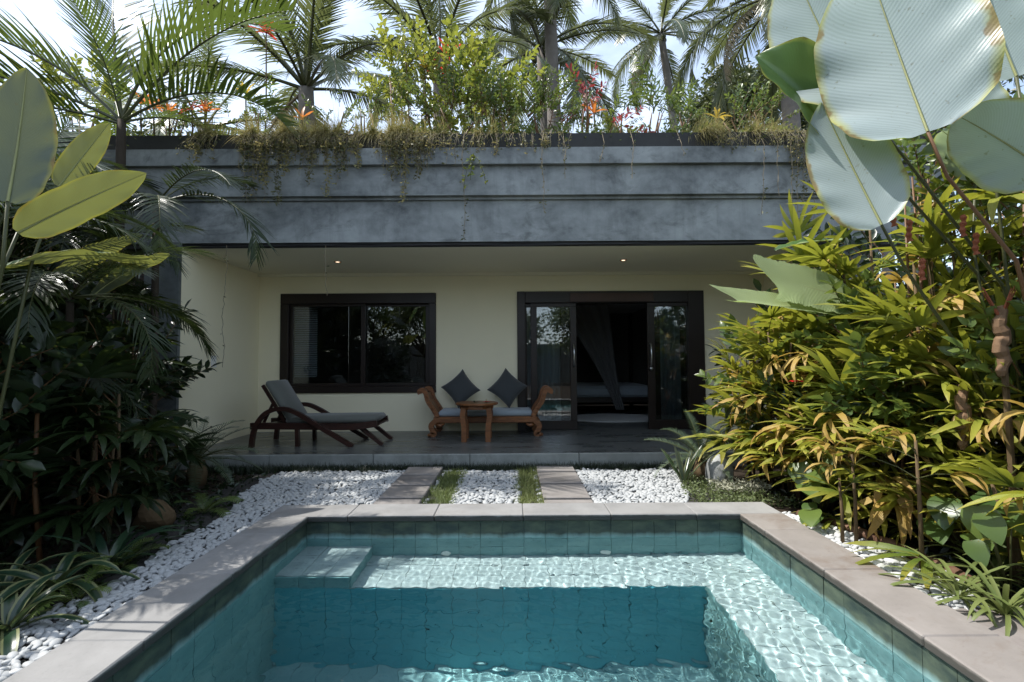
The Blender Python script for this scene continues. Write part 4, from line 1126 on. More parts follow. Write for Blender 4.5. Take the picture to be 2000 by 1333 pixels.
def lady_palm(loc, hgt, canes, per, label, seed, face=(-.75, -.55), fans=FAN, dry=FAN_DRY, pdry=.16, rad=.28, group='lady palms along the right side', low=.3, size=1.0, name='lady_palm'):
    rr = random.Random(seed); t = thing(name, label, 'palm', loc, group)
    for c in range(canes):
        a = rr.uniform(0, 6.283); r0 = rad * rr.uniform(.1, 1)
        b = Vector((math.cos(a) * r0, math.sin(a) * r0, 0)); h_ = hgt * rr.uniform(.55, 1.0)
        top = b * 1.5 + Vector((face[0] * .10 * h_ * rr.random(), face[1] * .10 * h_ * rr.random(), h_))
        mid = (b + top) / 2 + Vector((rr.uniform(-.04, .04), rr.uniform(-.04, .04), 0))
        MB().tube([b, mid, top], [.013, .011, .009], 6).mesh
        inst('cane', MB().tube([b, mid, top], [.014, .012, .009], 6).mesh('cane', M_CANE, True), t)
        for k_ in range(per):
            z = low + (1 - low) * (k_ + rr.random()) / per
            p = b.lerp(mid, z * 2) if z < .5 else mid.lerp(top, z * 2 - 1)
            az = math.atan2(face[1], face[0]) + rr.gauss(0, 1.0); el = rr.uniform(-.1, 1.0)
            if k_ == per - 1: el = rr.uniform(.5, 1.2)
            fw = Vector((math.cos(az) * math.cos(el), math.sin(az) * math.cos(el), math.sin(el)))
            dr = rr.random() < pdry
            inst('fan_leaf', rr.choice(dry if dr else fans), t, frame(fw, Vector((rr.uniform(-.3, .3), rr.uniform(-.3, .3), 1)), p, size * rr.uniform(.6, 1.25)))
    return t

def shrub(name, label, loc, c, rad, n, tw, seed, group=None, cat='shrub', up=.5, stems=4, scale=(.7, 1.15), bark=None):
    """stems and n leafy branches pointing out of an ellipsoid"""
    rr = random.Random(seed); t = thing(name, label, cat, loc, group); c = Vector(c) - Vector(loc)
    for s in range(stems):
        e = c + Vector((rr.uniform(-.5, .5) * rad[0], rr.uniform(-.5, .5) * rad[1], rr.uniform(-.2, .5) * rad[2]))
        inst('stem', MB().tube([Vector((rr.uniform(-.05, .05), rr.uniform(-.05, .05), 0)), e * .5 + Vector((rr.uniform(-.06, .06), rr.uniform(-.06, .06), 0)), e], [.018, .013, .006], 5).mesh('stem', bark or M_STEM_RED, True), t)
    for k_ in range(n):
        d = Vector((rr.gauss(0, 1), rr.gauss(0, 1), rr.gauss(0, 1) + .25)).normalized(); q = rr.uniform(.2, .95)
        p = c + Vector((d.x * rad[0], d.y * rad[1], d.z * rad[2])) * q
        fw = (d + Vector((rr.uniform(-.4, .4), rr.uniform(-.4, .4), up + rr.uniform(-.3, .4)))).normalized()
        inst('leafy_branch', rr.choice(tw), t, frame(fw, Vector((rr.uniform(-1, 1), rr.uniform(-1, 1), 1)), p, rr.uniform(*scale)))
    return t

# ================================================================== right side
RP = [  # x, y, height, canes, leaves per cane, share of yellow leaves, label
    (2.60, 5.25, 1.65, 6, 6, .22, 'yellowing lady palm nearest the door, beside the terrace end'),
    (2.66, 4.80, 1.55, 7, 6, .16, 'dense yellow-green lady palm between terrace corner and hibiscus'),
    (2.85, 4.62, 2.45, 7, 6, .12, 'tall lady palm under the lowest pale giant leaf'),
    (2.60, 4.32, 1.05, 7, 6, .18, 'low yellow-tipped lady palm at the far right pool corner'),
    (3.05, 4.15, 2.45, 7, 6, .10, 'tall lady palm with bleached hanging leaves right of the banana leaf'),
    (2.72, 3.88, 1.25, 6, 6, .15, 'broad-leaved lady palm below the red hibiscus bloom'),
    (3.20, 3.60, 2.30, 7, 6, .12, 'tall lady palm below the big pale leaf stalks'),
    (2.95, 3.38, 1.35, 6, 6, .08, 'green lady palm with broad arching fingers above the pebble strip'),
    (3.45, 3.10, 2.0, 6, 6, .06, 'tall shaded lady palm at the right edge of the photo'),
    (3.05, 2.80, .95, 4, 4, .2, 'small lady palm behind the log edging'),
    (3.55, 3.55, 2.75, 7, 6, .10, 'tallest lady palm, deep in the right planting'),
    (3.30, 4.85, 2.3, 6, 5, .2, 'lady palm at the back, beside the porch end wall'),
    (2.98, 3.30, .50, 5, 4, .05, 'knee-high green lady palm between the two saplings'),
    (3.2, 2.6, .60, 5, 4, .08, 'knee-high green lady palm behind the grassy lilies'),
    (2.8, 4.02, .50, 5, 4, .08, 'knee-high green lady palm at the start of the log edging'),
]
for i, (x, y, h_, ca, pe, pd, lab) in enumerate(RP):
    lady_palm((x, y, 0), h_, ca, pe, lab, 100 + i, pdry=pd, low=.12 if h_ < .8 else .22 if h_ < 1.8 else .42)

for i, (x, y, z, r_, n, lab) in enumerate((
        (2.95, 4.0, 1.35, (.42, .4, .42), 46, 'hibiscus shrub with round green leaves and one red bloom'),
        (3.15, 2.75, 1.02, (.35, .35, .35), 26, 'leafy green shrub at the right edge above the log edging'),
        (3.4, 3.4, 2.05, (.4, .4, .35), 30, 'leafy green shrub just under the giant pale leaves'),
        (3.05, 3.55, 2.45, (.35, .4, .38), 34, 'leafy green shrub showing between the two lowest giant leaves'),
        (3.35, 3.1, 2.25, (.35, .4, .45), 34, 'leafy green shrub behind the giant leaf stalks at the right edge'),
        (2.72, 4.5, .75, (.28, .3, .3), 20, 'leafy green shrub low between the palms by the far right pool corner'),
        (2.82, 3.55, .85, (.28, .3, .3), 20, 'leafy green shrub low above the start of the pebble strip'),
        (2.55, 5.0, 1.1, (.25, .3, .35), 18, 'leafy green shrub among the palms beside the terrace end'))):
    shrub('hibiscus_shrub' if i == 0 else 'leafy_shrub', lab, (x + .1, y + .1, 0), (x, y, z), r_, n, TW_H if i not in (2, 3) else TW_G, 130 + i, 'leafy shrubs in the right planting')
hf = at(1555, 745, 3.72)
h2 = thing('hibiscus_bloom', 'red hibiscus bloom open among the yellow-green palm leaves', 'flower', hf)
petals(h2, hf, .055, 5, M_PETAL, .2)
MB().tube([hf, hf + Vector((-.04, -.05, -.03))], [.004, .003], 6).build('stamen', M_YELLOW, h2)
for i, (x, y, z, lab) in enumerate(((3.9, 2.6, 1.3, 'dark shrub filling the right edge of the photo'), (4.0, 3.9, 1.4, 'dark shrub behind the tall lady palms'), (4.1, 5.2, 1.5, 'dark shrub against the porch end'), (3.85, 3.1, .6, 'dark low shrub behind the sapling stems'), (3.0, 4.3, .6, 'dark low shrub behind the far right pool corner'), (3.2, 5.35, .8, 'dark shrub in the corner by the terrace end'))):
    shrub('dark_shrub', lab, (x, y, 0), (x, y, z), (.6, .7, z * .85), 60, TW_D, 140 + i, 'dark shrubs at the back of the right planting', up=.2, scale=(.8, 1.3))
# heart-leaved plants low in the bed
for i, (px, py, Y, n, lab) in enumerate(((1610, 900, 3.9, 7, 'heart-leaved plant by the far right pool corner'), (1600, 975, 3.75, 5, 'small broad-leaved seedling beside the coping'), (1920, 980, 2.9, 6, 'dark heart-leaved plant behind the log edging'), (1985, 1010, 2.55, 5, 'heart-leaved plant at the right edge of the photo'))):
    p = at(px, py, Y); base = Vector((p.x + .05, p.y + .1, 0)); t = thing('arum_plant', lab, 'plant', base, 'heart-leaved plants')
    rr = random.Random(160 + i)
    for k_ in range(n):
        d = Vector((rr.uniform(-.22, .12), rr.uniform(-.2, .1), p.z + rr.uniform(-.22, .12)))
        inst('stalk', MB().tube([(0, 0, 0), d * .6 + Vector((0, 0, .05)), d], [.006, .005, .004], 5).mesh('stalk', M_STEM, True), t)
        inst('leaf', rr.choice(HEART), t, frame(Vector((rr.uniform(-.8, .2), -.6, rr.uniform(-.9, .1))), Vector((-.5, -.3, 1)), d, rr.uniform(.6, 1.05)))
# saplings with bare stems in front
for i, (px, py, Y, z, lab) in enumerate(((1800, 1085, 2.95, .78, 'thin sapling with a brown stem and yellow leaves behind the log edging'), (1645, 1042, 3.40, .45, 'short sapling with one folded fan leaf beside the pebble strip'), (1672, 1050, 3.35, .62, 'bare-stemmed sapling between the pebbles and the palms'))):
    p = at(px, py, Y); p.z = 0; t = thing('sapling', lab, 'sapling', p, 'saplings by the pebble strip'); rr = random.Random(170 + i)
    inst('stem', MB().tube([(0, 0, 0), (.01, .01, z * .5), (-.01, 0, z)], [.014, .012, .008], 6).mesh('stem', M_CANE, True), t)
    for k_ in range((7, 2, 5)[i]):
        a = rr.uniform(2.2, 5.2)
        inst('leaf', rr.choice(FAN_DRY[:1] + FAN[2:3] if i != 1 else FAN[4:]), t, frame((math.cos(a), math.sin(a), rr.uniform(.1, .8)), (0, 0, 1), (0, 0, z * rr.uniform(.7, 1)), rr.uniform(.55, .8)))
# grassy lilies at the near end of the bed
for i, (px, py, Y, lab) in enumerate(((1870, 1135, 2.62, 'grassy lily clump beside the end of the pebble strip'), (1960, 1150, 2.45, 'grassy lily clump at the right edge of the photo'), (1940, 1060, 2.85, 'dark grassy lily clump behind the others'))):
    p = at(px, py, Y); p.z = 0; t = thing('lily_clump', lab, 'plant', p, 'grassy lilies on the right')
    rosette(t, LILY, 26, (0, 0, 0), R(75), R(35), random.Random(180 + i), scale=(.6, 1.0))
# log edging
rr = random.Random(9)
ed = [(2.30, 4.02), (2.44, 3.72), (2.51, 3.45), (2.54, 3.2), (2.56, 2.95), (2.53, 2.72)]
for i, ((xa, ya_), (xb, yb_)) in enumerate(zip(ed, ed[1:])):
    mb = MB(); pts = [Vector((xa, ya_ - .01, .022)).lerp(Vector((xb, yb_ + .01, .022)), q / 4) + Vector((rr.uniform(-.008, .008), 0, rr.uniform(-.004, .006))) for q in range(5)]
    mb.tube(pts, [rr.uniform(.03, .042) for _ in range(5)], 8)
    tag(mb.build('edging_log', M_LATERITE, None, True), f'red-brown edging log along the pebble strip, number {("one", "two", "three", "four", "five")[i]} from the villa', 'log', 'edging logs')
# cycad and pale rock at the terrace corner
p = at(1370, 905, 5.25); p.z = 0; t = thing('cycad', 'small cycad beside the right end of the terrace step', 'cycad', p)
inst('trunk', MB().tube([(0, 0, 0), (0, 0, .1), (0, 0, .2)], [.08, .09, .06], 8).mesh('trunk', M_CANE, True), t)
rosette(t, CYC, 20, (0, 0, .2), R(70), R(5), random.Random(5), 'frond', (.8, 1.15))
p = at(1335, 930, 5.0); p.z = 0; t = thing('agave', 'upright sword-leaved plant in front of the small cycad', 'plant', p)
rosette(t, [strap_mesh('leaf', .5, .055, .35, M_STRAP, 90, M_STRAP_EDGE)], 9, (0, 0, 0), R(80), R(50), random.Random(6), scale=(.6, 1.05))
def rock(loc, s, label, seed, m=M_ROCK):
    import bmesh
    bm = bmesh.new(); bmesh.ops.create_icosphere(bm, subdivisions=3, radius=1); r_ = random.Random(seed)
    ax = [Vector((r_.gauss(0, 1), r_.gauss(0, 1), r_.gauss(0, 1))).normalized() for _ in range(9)]; am = [r_.uniform(.72, .95) for _ in range(9)]
    for v in bm.verts:
        d = v.co.normalized(); k_ = 1.0
        for a, x in zip(am, ax):
            q = d.dot(x)
            if q > 0: k_ = min(k_, a / q)
        v.co = Vector((d.x * s[0], d.y * s[1], d.z * s[2])) * k_
    me = bpy.data.meshes.new('rock'); bm.to_mesh(me); bm.free(); me.materials.append(m)
    o = inst('rock', me); o.location = (loc[0], loc[1], s[2] * .6); return tag(o, label, 'rock')
p = at(1405, 915, 5.0); rock(p, (.14, .13, .2), 'pale grey rock beside the small cycad', 3)

# ------------------------------------------------------------------ giant paddle-leaved plants
def giant_leaf(parent, base, tip, W, upper, m=M_CALATHEA, bend=.35, fold=.10, seed=0, curl=.12, stalk=None, wob=.035, prof='paddle', sm=None):
    base, tip = Vector(base), Vector(tip); o = wloc(parent); L = (tip - base).length * 1.02
    v, f, uv = blade(L, W, 44, 12, bend, fold, prof, wob, seed, curl)
    M = frame(tip - base, upper, base - o) @ Matrix.Rotation(bend * .5, 4, 'X')
    lf = inst('leaf', MB().add(v, f, uv).mesh('leaf', m, True), parent, M)
    rib = [v[j * 13 + 6] for j in range(0, 45, 2)]
    inst('midrib', MB().tube([Vector(q) - Vector((0, 0, .003)) for q in rib], [.0065 * (1 - .8 * j / 22) for j in range(23)], 6, 0, False).mesh('midrib', M_RIB, True), lf)
    if stalk:
        pts = [base - o] + [Vector(s) - o for s in stalk]
        inst('stalk', MB().tube(pts, [.0075] + [.0085 + .002 * q for q in range(len(stalk))], 7, 0).mesh('stalk', sm or M_STEM, True), parent)
    return lf
root = Vector((2.95, 2.75, 0))
cr = thing('calathea', 'giant pale-leaved calathea towering over the right side of the pool', 'plant', root)
giant_leaf(cr, at(1812, 258, 2.40), at(1690, -85, 2.62), .74, (.62, .75, -.12), bend=.30, seed=1, stalk=[at(1850, 345, 2.44), at(1985, 510, 2.55), (3.2, 2.74, .0)], sm=M_STEM_RED)
giant_leaf(cr, at(1668, 190, 2.75), at(1545, -70, 2.95), .56, (.55, .83, .05), bend=.3, seed=2, stalk=[at(1760, 300, 2.9), at(1960, 560, 3.0), (3.3, 2.95, .0)])
giant_leaf(cr, at(1640, 285, 2.95), at(1478, 112, 3.05), .50, (-.55, -.5, .65), bend=.5, fold=.75, seed=3, curl=-.1, stalk=[at(1760, 370, 3.0), at(1930, 560, 3.1), (3.35, 3.0, .0)])
giant_leaf(cr, at(1722, 440, 2.62), at(1606, 205, 2.78), .41, (.6, .78, -.18), bend=.25, seed=4, stalk=[at(1765, 520, 2.75), at(1900, 720, 3.0), (3.3, 3.0, .0)])
giant_leaf(cr, at(2060, 345, 2.35), at(1868, 225, 2.45), .42, (.35, .5, .75), bend=.45, seed=5, stalk=[at(2090, 480, 2.4), (3.0, 2.7, .0)])
giant_leaf(cr, at(1985, 150, 2.5), at(1905, -110, 2.6), .50, (.45, .85, -.2), bend=.3, seed=6, stalk=[at(2010, 300, 2.5), at(2040, 520, 2.55), (3.0, 2.75, .0)])
giant_leaf(cr, at(1930, 260, 2.9), at(1885, 120, 2.95), .30, (.3, .9, .1), bend=.3, seed=7, stalk=[at(1950, 400, 2.9), (3.0, 2.85, .0)])
giant_leaf(cr, at(2010, 250, 2.7), at(1925, 205, 2.6), .34, (-.2, -.3, .95), bend=.6, seed=8, stalk=[at(2030, 400, 2.7), (3.05, 2.8, .0)])
giant_leaf(cr, at(1905, 350, 3.1), at(1840, 255, 3.0), .32, (-.3, -.2, .9), bend=.7, seed=9, stalk=[at(1900, 480, 3.1), (3.0, 2.9, .0)])
for i, (px, py) in enumerate(((1745, 400), (1775, 430), (1880, 420), (1905, 455), (1800, 505))):
    p = at(px, py, 2.9); mb = MB()
    pts = [p + Vector((.005 * math.sin(q), 0, -.13 * q / 7)) for q in range(8)]
    mb.tube(pts, [.010 + .008 * (q % 2) for q in range(8)], 7)
    mb.build('bract', M_BRACT, cr)
bn = thing('banana_plant', 'torn pale green banana leaf pushing out in front of the porch end', 'plant', (3.3, 4.4, 0))
giant_leaf(bn, at(1665, 622, 3.9), at(1422, 585, 3.75), .30, (-.6, -.45, .65), M_BANANA, .15, .25, 11, .0, [at(1740, 650, 4.1), at(1780, 780, 4.3), (3.3, 4.4, 0)], .01, 'banana')
giant_leaf(bn, at(1668, 585, 3.95), at(1500, 545, 3.85), .50, (-.62, -.6, .5), M_BANANA, .10, .05, 12, .0, None, .01, 'banana')
giant_leaf(bn, at(1640, 470, 4.5), at(1515, 488, 4.4), .22, (-.2, -.3, .9), M_CALATHEA, .3, .3, 13)
# dry sheaths hanging on old canes
for i, (px, py, Y) in enumerate(((1955, 640, 2.75), (1880, 790, 3.0))):
    p = at(px, py, Y); t = thing('dry_palm_stem', ('peeling brown palm stem at the right edge of the photo', 'dry brown leaf sheath hanging in the right planting')[i], 'palm stem', p)
    rr = random.Random(i)
    inst('sheath', MB().tube([(.012 * math.sin(q * 1.3), 0, .12 - .028 * q) for q in range(15)], [.012 + .02 * math.sin(math.pi * (q + 1) / 16) + .006 * (q % 2) for q in range(15)], 8).mesh('sheath', M_DRYSHEATH), t)
    if i == 0:
        inst('cane', MB().tube([(0, 0, 0), (.05, .03, -.6), (.08, .05, -p.z)], [.016, .016, .018], 6).mesh('cane', M_CANE), t)
        for q in range(6):
            a = rr.uniform(0, 6.28); inst('spike', MB().tube([(0, 0, .05), (math.cos(a) * .09, math.sin(a) * .05, .2 + .05 * rr.random())], [.008, .002], 5).mesh('spike', M_BRACT), t)
    else: inst('leaf', FAN_DRY[0], t, frame((0, -.2, -1), (-.3, -1, 0), (0, 0, .1), .6))

# ================================================================== left side
ap = thing('areca_palm', 'tall areca palm with feathery fronds against the sky at upper left', 'palm', (at(235, 330, 5.35).x, 5.35, 0))
zc = at(235, 235, 5.35).z
inst('trunk', MB().tube([(0, 0, 0), (.03, 0, 1), (0, .02, 2.2), (0, 0, zc - .25), (0, 0, zc)], [.05, .044, .042, .046, .04], 10).mesh('trunk', M_BARK_DARK, True), ap)
for k_, (d, v_, s) in enumerate((((.30, .05, .95), 1, 1.3), ((-.18, .05, 1.0), 0, 1.35), ((.62, -.05, .70), 0, 1.25), ((-.62, -.10, .66), 1, 1.3), ((.80, -.10, .38), 1, 1.1), ((-.85, -.15, .42), 2, 1.25), ((.15, .75, .55), 0, .9), ((-.55, .55, .75), 1, 1.1), ((.05, -.35, .85), 2, .7), ((-.75, -.4, .12), 0, 1.0))):
    inst('frond', ARECA[v_], ap, frame(d, Vector((-d[0] * .3, -d[1], 1)) if abs(d[2]) < .9 else Vector((-d[0] * 4, -1.0, .4)), (0, 0, zc - .05 * k_ / 10), s))
a2 = thing('small_areca_palm', 'dark areca palm with drooping fronds hanging in front of the porch corner', 'palm', (-3.62, 4.95, 0))
zc2 = at(300, 400, 4.95).z
inst('trunk', MB().tube([(0, 0, 0), (.02, 0, 1.2), (0, 0, zc2)], [.04, .035, .03], 8).mesh('trunk', M_BARK_DARK, True), a2)
for k_, (d, v_, s) in enumerate((((.92, -.10, .30), 1, 1.0), ((.75, -.35, .55), 0, .85), ((-.7, -.3, .5), 0, 1.0), ((-.3, -.8, .4), 1, .9), ((.3, .5, .7), 2, .8), ((.55, -.7, .1), 1, .8), ((-.9, .1, .1), 1, .9))):
    inst('frond', ARECA_DARK[v_], a2, frame(d, (0, 0, 1), (0, 0, zc2), s))
a3 = thing('young_areca_palm', 'young areca palm with pale ribbed fronds at the far left edge', 'palm', (-3.35, 3.1, 0))
zc3 = 2.0
inst('trunk', MB().tube([(0, 0, 0), (0, 0, 1), (0, 0, zc3)], [.03, .027, .024], 8).mesh('trunk', M_BARK_DARK, True), a3)
for k_, (d, v_, s) in enumerate((((-.35, .1, .95), 0, .95), ((.1, .35, 1.0), 2, .75), ((-.8, -.2, .6), 1, .8))):
    inst('frond', ARECA[v_], a3, frame(d, (-.2, -.3, 1) if d[2] < .9 else (1.5, -1, .3), (0, 0, zc3), s))

for i, (x, y, zt_, lab, sd) in enumerate(((-3.25, 3.6, 1.75, 'dark feather palm behind the strap-leaved plants', 1), (-4.05, 4.55, 2.2, 'dark feather palm left of the porch corner', 2), (-3.75, 4.0, 1.1, 'low dark feather palm in the middle of the left planting', 3), (-4.45, 4.35, 2.9, 'tall dark feather palm at the left edge under the areca crown', 4), (-4.75, 5.2, 3.2, 'tallest dark feather palm before the left end of the beam', 5), (-3.55, 3.35, 2.25, 'dark feather palm right behind the giant left leaves', 6))):
    t = thing('feather_palm', lab, 'palm', (x, y, 0), 'dark feather palms on the left'); rr = random.Random(sd)
    inst('trunk', MB().tube([(0, 0, 0), (.02, 0, zt_ * .5), (0, 0, zt_)], [.03, .027, .024], 7).mesh('trunk', M_BARK_DARK, True), t)
    for k_ in range(11):
        a = k_ * 2.4 + sd; el = rr.uniform(.05, 1.0)
        inst('frond', ARECA_DARK[k_ % 3], t, frame((math.cos(a) * math.cos(el), math.sin(a) * math.cos(el), math.sin(el)), (0, 0, 1), (0, 0, zt_), rr.uniform(.6, .8)))
LP = [
    (-3.05, 3.55, 1.15, 5, 6, 'dark fan palm behind the strap-leaved plants on the left'),
    (-3.55, 4.15, 1.75, 6, 6, 'dark fan palm in the middle of the left planting'),
    (-3.95, 4.75, 2.1, 6, 6, 'tall dark fan palm beside the left pillar'),
    (-4.15, 4.95, 1.0, 5, 6, 'dark fan palm against the porch wall'),
    (-3.35, 3.25, 1.9, 5, 6, 'tall dark fan palm at the left edge of the photo'),
    (-4.3, 4.0, 2.4, 6, 6, 'tallest dark fan palm under the areca fronds'),
    (-3.35, 4.45, .6, 4, 6, 'low dark fan palm above the far end of the pebble strip'),
    (-4.4, 5.4, 2.5, 6, 5, 'dark fan palm in front of the shuttered wing'),
]
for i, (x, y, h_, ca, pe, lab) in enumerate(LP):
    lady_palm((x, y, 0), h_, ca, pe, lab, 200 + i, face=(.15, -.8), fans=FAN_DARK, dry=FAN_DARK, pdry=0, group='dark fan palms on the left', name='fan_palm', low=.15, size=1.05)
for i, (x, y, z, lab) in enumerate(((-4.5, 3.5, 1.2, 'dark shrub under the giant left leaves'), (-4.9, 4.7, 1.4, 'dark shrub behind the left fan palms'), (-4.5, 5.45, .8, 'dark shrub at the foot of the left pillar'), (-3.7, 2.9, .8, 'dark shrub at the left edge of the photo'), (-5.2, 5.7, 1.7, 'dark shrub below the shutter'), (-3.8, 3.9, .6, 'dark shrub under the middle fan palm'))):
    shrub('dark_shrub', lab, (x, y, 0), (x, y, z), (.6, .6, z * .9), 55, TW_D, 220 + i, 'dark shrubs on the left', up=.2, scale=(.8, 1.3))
# giant leaves at the left edge
cl_ = thing('calathea', 'giant calathea at the left edge with one yellow-lit leaf pointing at the villa', 'plant', (-2.75, 2.35, 0))
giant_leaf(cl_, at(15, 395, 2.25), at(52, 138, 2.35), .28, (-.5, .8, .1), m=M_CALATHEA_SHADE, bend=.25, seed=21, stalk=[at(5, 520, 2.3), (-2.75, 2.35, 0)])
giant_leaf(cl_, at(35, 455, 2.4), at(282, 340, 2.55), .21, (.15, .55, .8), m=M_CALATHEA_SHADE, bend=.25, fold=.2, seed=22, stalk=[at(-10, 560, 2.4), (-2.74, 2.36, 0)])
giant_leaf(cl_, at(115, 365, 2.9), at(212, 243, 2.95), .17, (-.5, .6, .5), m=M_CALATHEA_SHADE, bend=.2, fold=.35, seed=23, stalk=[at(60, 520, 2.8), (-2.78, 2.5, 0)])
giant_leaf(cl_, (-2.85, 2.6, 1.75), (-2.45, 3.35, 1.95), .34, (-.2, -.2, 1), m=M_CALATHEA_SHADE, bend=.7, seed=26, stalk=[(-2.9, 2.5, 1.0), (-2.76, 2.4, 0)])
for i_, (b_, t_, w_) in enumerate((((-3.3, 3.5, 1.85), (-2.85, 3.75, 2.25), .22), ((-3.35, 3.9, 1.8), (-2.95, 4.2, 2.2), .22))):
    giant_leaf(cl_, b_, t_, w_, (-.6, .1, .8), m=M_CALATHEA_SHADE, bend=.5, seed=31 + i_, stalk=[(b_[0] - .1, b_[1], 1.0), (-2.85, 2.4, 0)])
# elevated rosettes and strap-leaved plants near the ground
for i, (px, py, Y, meshes, n, t0, t1, sc_, lab, z0) in enumerate((
        (110, 1010, 2.75, STRAP, 16, 75, 25, (.8, 1.1), 'pale-margined strap plant nearest the pebbles at far left', 0),
        (20, 1120, 2.35, STRAP, 14, 75, 25, (.75, 1.0), 'pale-margined strap plant at the lower left edge', 0),
        (215, 985, 3.05, STRAP_PLAIN, 16, 78, 25, (.75, 1.1), 'dark strap-leaved plant between the pebbles and the bromeliad', 0),
        (15, 1040, 2.75, STRAP, 12, 75, 35, (.6, .95), 'pale-margined strap plant half cut by the left edge', 0),
        (245, 905, 4.05, BROM, 16, 80, 25, (.8, 1.15), 'blue-grey bromeliad in the shade left of the pebbles', .08),
        (75, 735, 3.15, BIG_D, 12, 80, 15, (.8, 1.2), 'dark broad-leaved plant raised on a stem at the left edge', .95),
        (190, 775, 3.7, BIG_D, 12, 75, 10, (.7, 1.0), 'dark broad-leaved plant with one shining leaf left of the porch', .75),
        (320, 900, 4.5, STRAP_PLAIN, 14, 78, 30, (.6, .9), 'dark strap-leaved plant near the porch corner', 0))):
    p = at(px, py, Y); p.z = 0; t = thing('bromeliad' if meshes is BROM else 'strap_plant' if meshes in (STRAP, STRAP_PLAIN) else 'broad_leaved_plant', lab, 'plant', p, 'low plants on the left')
    if z0 > .2: inst('stem', MB().tube([(.03, .02, 0), (0, 0, z0 * .5), (0, 0, z0)], [.016, .014, .012], 6).mesh('stem', M_STEM_RED, True), t)
    rosette(t, meshes, n, (0, 0, z0), R(t0), R(t1), random.Random(240 + i), scale=sc_)
p = at(385, 900, 5.15); p.z = 0; t = thing('cycad', 'dark cycad in front of the left porch wall', 'cycad', p)
inst('trunk', MB().tube([(0, 0, 0), (0, 0, .12), (0, 0, .26)], [.09, .10, .07], 8).mesh('trunk', M_CANE, True), t)
rosette(t, CYC, 26, (0, 0, .26), R(75), R(0), random.Random(15), 'frond', (.9, 1.35))
p = at(345, 800, 5.3); t = thing('ficus_shoot', 'single dark oval-leaved shoot standing before the left porch wall', 'plant', (p.x, p.y, 0))
inst('stem', MB().tube([(0, 0, 0), (0, 0, .4), (0, 0, .62)], [.008, .007, .005], 5).mesh('stem', M_STEM_RED), t)
rosette(t, BIG_D, 7, (0, 0, .55), R(85), R(20), random.Random(16), scale=(.6, .9))
p = at(300, 985, 3.85); rock(p, (.16, .13, .13), 'brown boulder in the shade beside the left pebbles', 7, M_CANE)
for i, (px, py, Y, lab) in enumerate(((150, 1090, 2.65, 'small fern at the edge of the left pebbles'), (400, 965, 4.2, 'small fern by the far left pebbles'), (240, 1040, 3.1, 'small fern beside the strap plants'))):
    p = at(px, py, Y); p.z = 0; t = thing('fern', lab, 'fern', p, 'small ferns on the left')
    rosette(t, FERN, 10, (0, 0, 0), R(60), R(20), random.Random(260 + i), 'frond', (.4, .75))
p = at(185, 693, 3.9); t = thing('heliconia', 'single red and orange heliconia bract deep in the left shade', 'flower', (p.x, p.y, 0))
inst('stem', MB().tube([(-.03, .03, 0), (0, 0, p.z * .6), (-.02, 0, p.z)], .007, 5).mesh('stem', M_STEM), t)
for q in range(4): inst('bract', ORG_L[0] if q % 2 else RED_L[0], t, frame((1 if q % 2 else -1, -.2, .1 + .1 * q), (0, -1, .3), (0, 0, p.z + .03 * q), .26))

# ================================================================== roof garden
MB().box((BX0, 6.425, 4.0015), (BX1, 12.9, 4.07)).build('roof_soil', M_SOIL, villa)
ZR = 4.07
def fringe(n, spans, y0, y1, z):
    P = []
    for (pa, pb, wgt) in spans:
        k_ = int(n * wgt); a, b = at(pa, 260, 6.0).x, at(pb, 260, 6.0).x
        x = rng.uniform(a, b, k_ * 3); x = x[(np.sin(x * 13) + np.sin(x * 29 + 1) + np.sin(x * 5.3 + 2) + rng.normal(0, .6, k_ * 3)) > .35][:k_]; k_ = len(x); P.append(np.stack([x, rng.uniform(y0, y1, k_), z + rng.uniform(-.02, .03, k_)], 1))
    return np.concatenate(P)
DRY = [(370, 420, .05), (480, 560, .16), (540, 690, .26), (690, 780, .17), (740, 860, .12), (1350, 1530, .16), (860, 1000, .05)]
stuff('straw_grass', grass_mesh('straw_grass', fringe(9000, DRY, 5.98, 6.30, 4.08), .10, .45, .0032, M_GRASS_DRY, rng, 1.3, (0, -.9, 0), 4), 'straw-coloured grass spilling over the roof edge', 'grass')
stuff('roof_grass', grass_mesh('roof_grass', fringe(12000, DRY + [(250, 1560, .25)], 6.0, 6.6, 4.08), .05, .22, .003, M_GRASS_YG, rng, 1.0), 'yellow-green grass standing along the roof edge', 'grass')
P = np.concatenate([fringe(5200, [(250, 500, .1), (700, 860, .2), (860, 1120, .45), (1120, 1350, .2), (1350, 1560, .05)], 5.99, 6.35, 4.08)])
P[:, 2] += np.abs(rng.normal(0, .07, len(P))) - np.maximum(0, 6.04 - P[:, 1]) * rng.uniform(0, 3.0, len(P))
stuff('roof_creeper', leaf_cloud('roof_creeper', P, .055, M_SHRUB_G, rng, up=-.2), 'small-leaved creeper matting the roof edge', 'creeper')

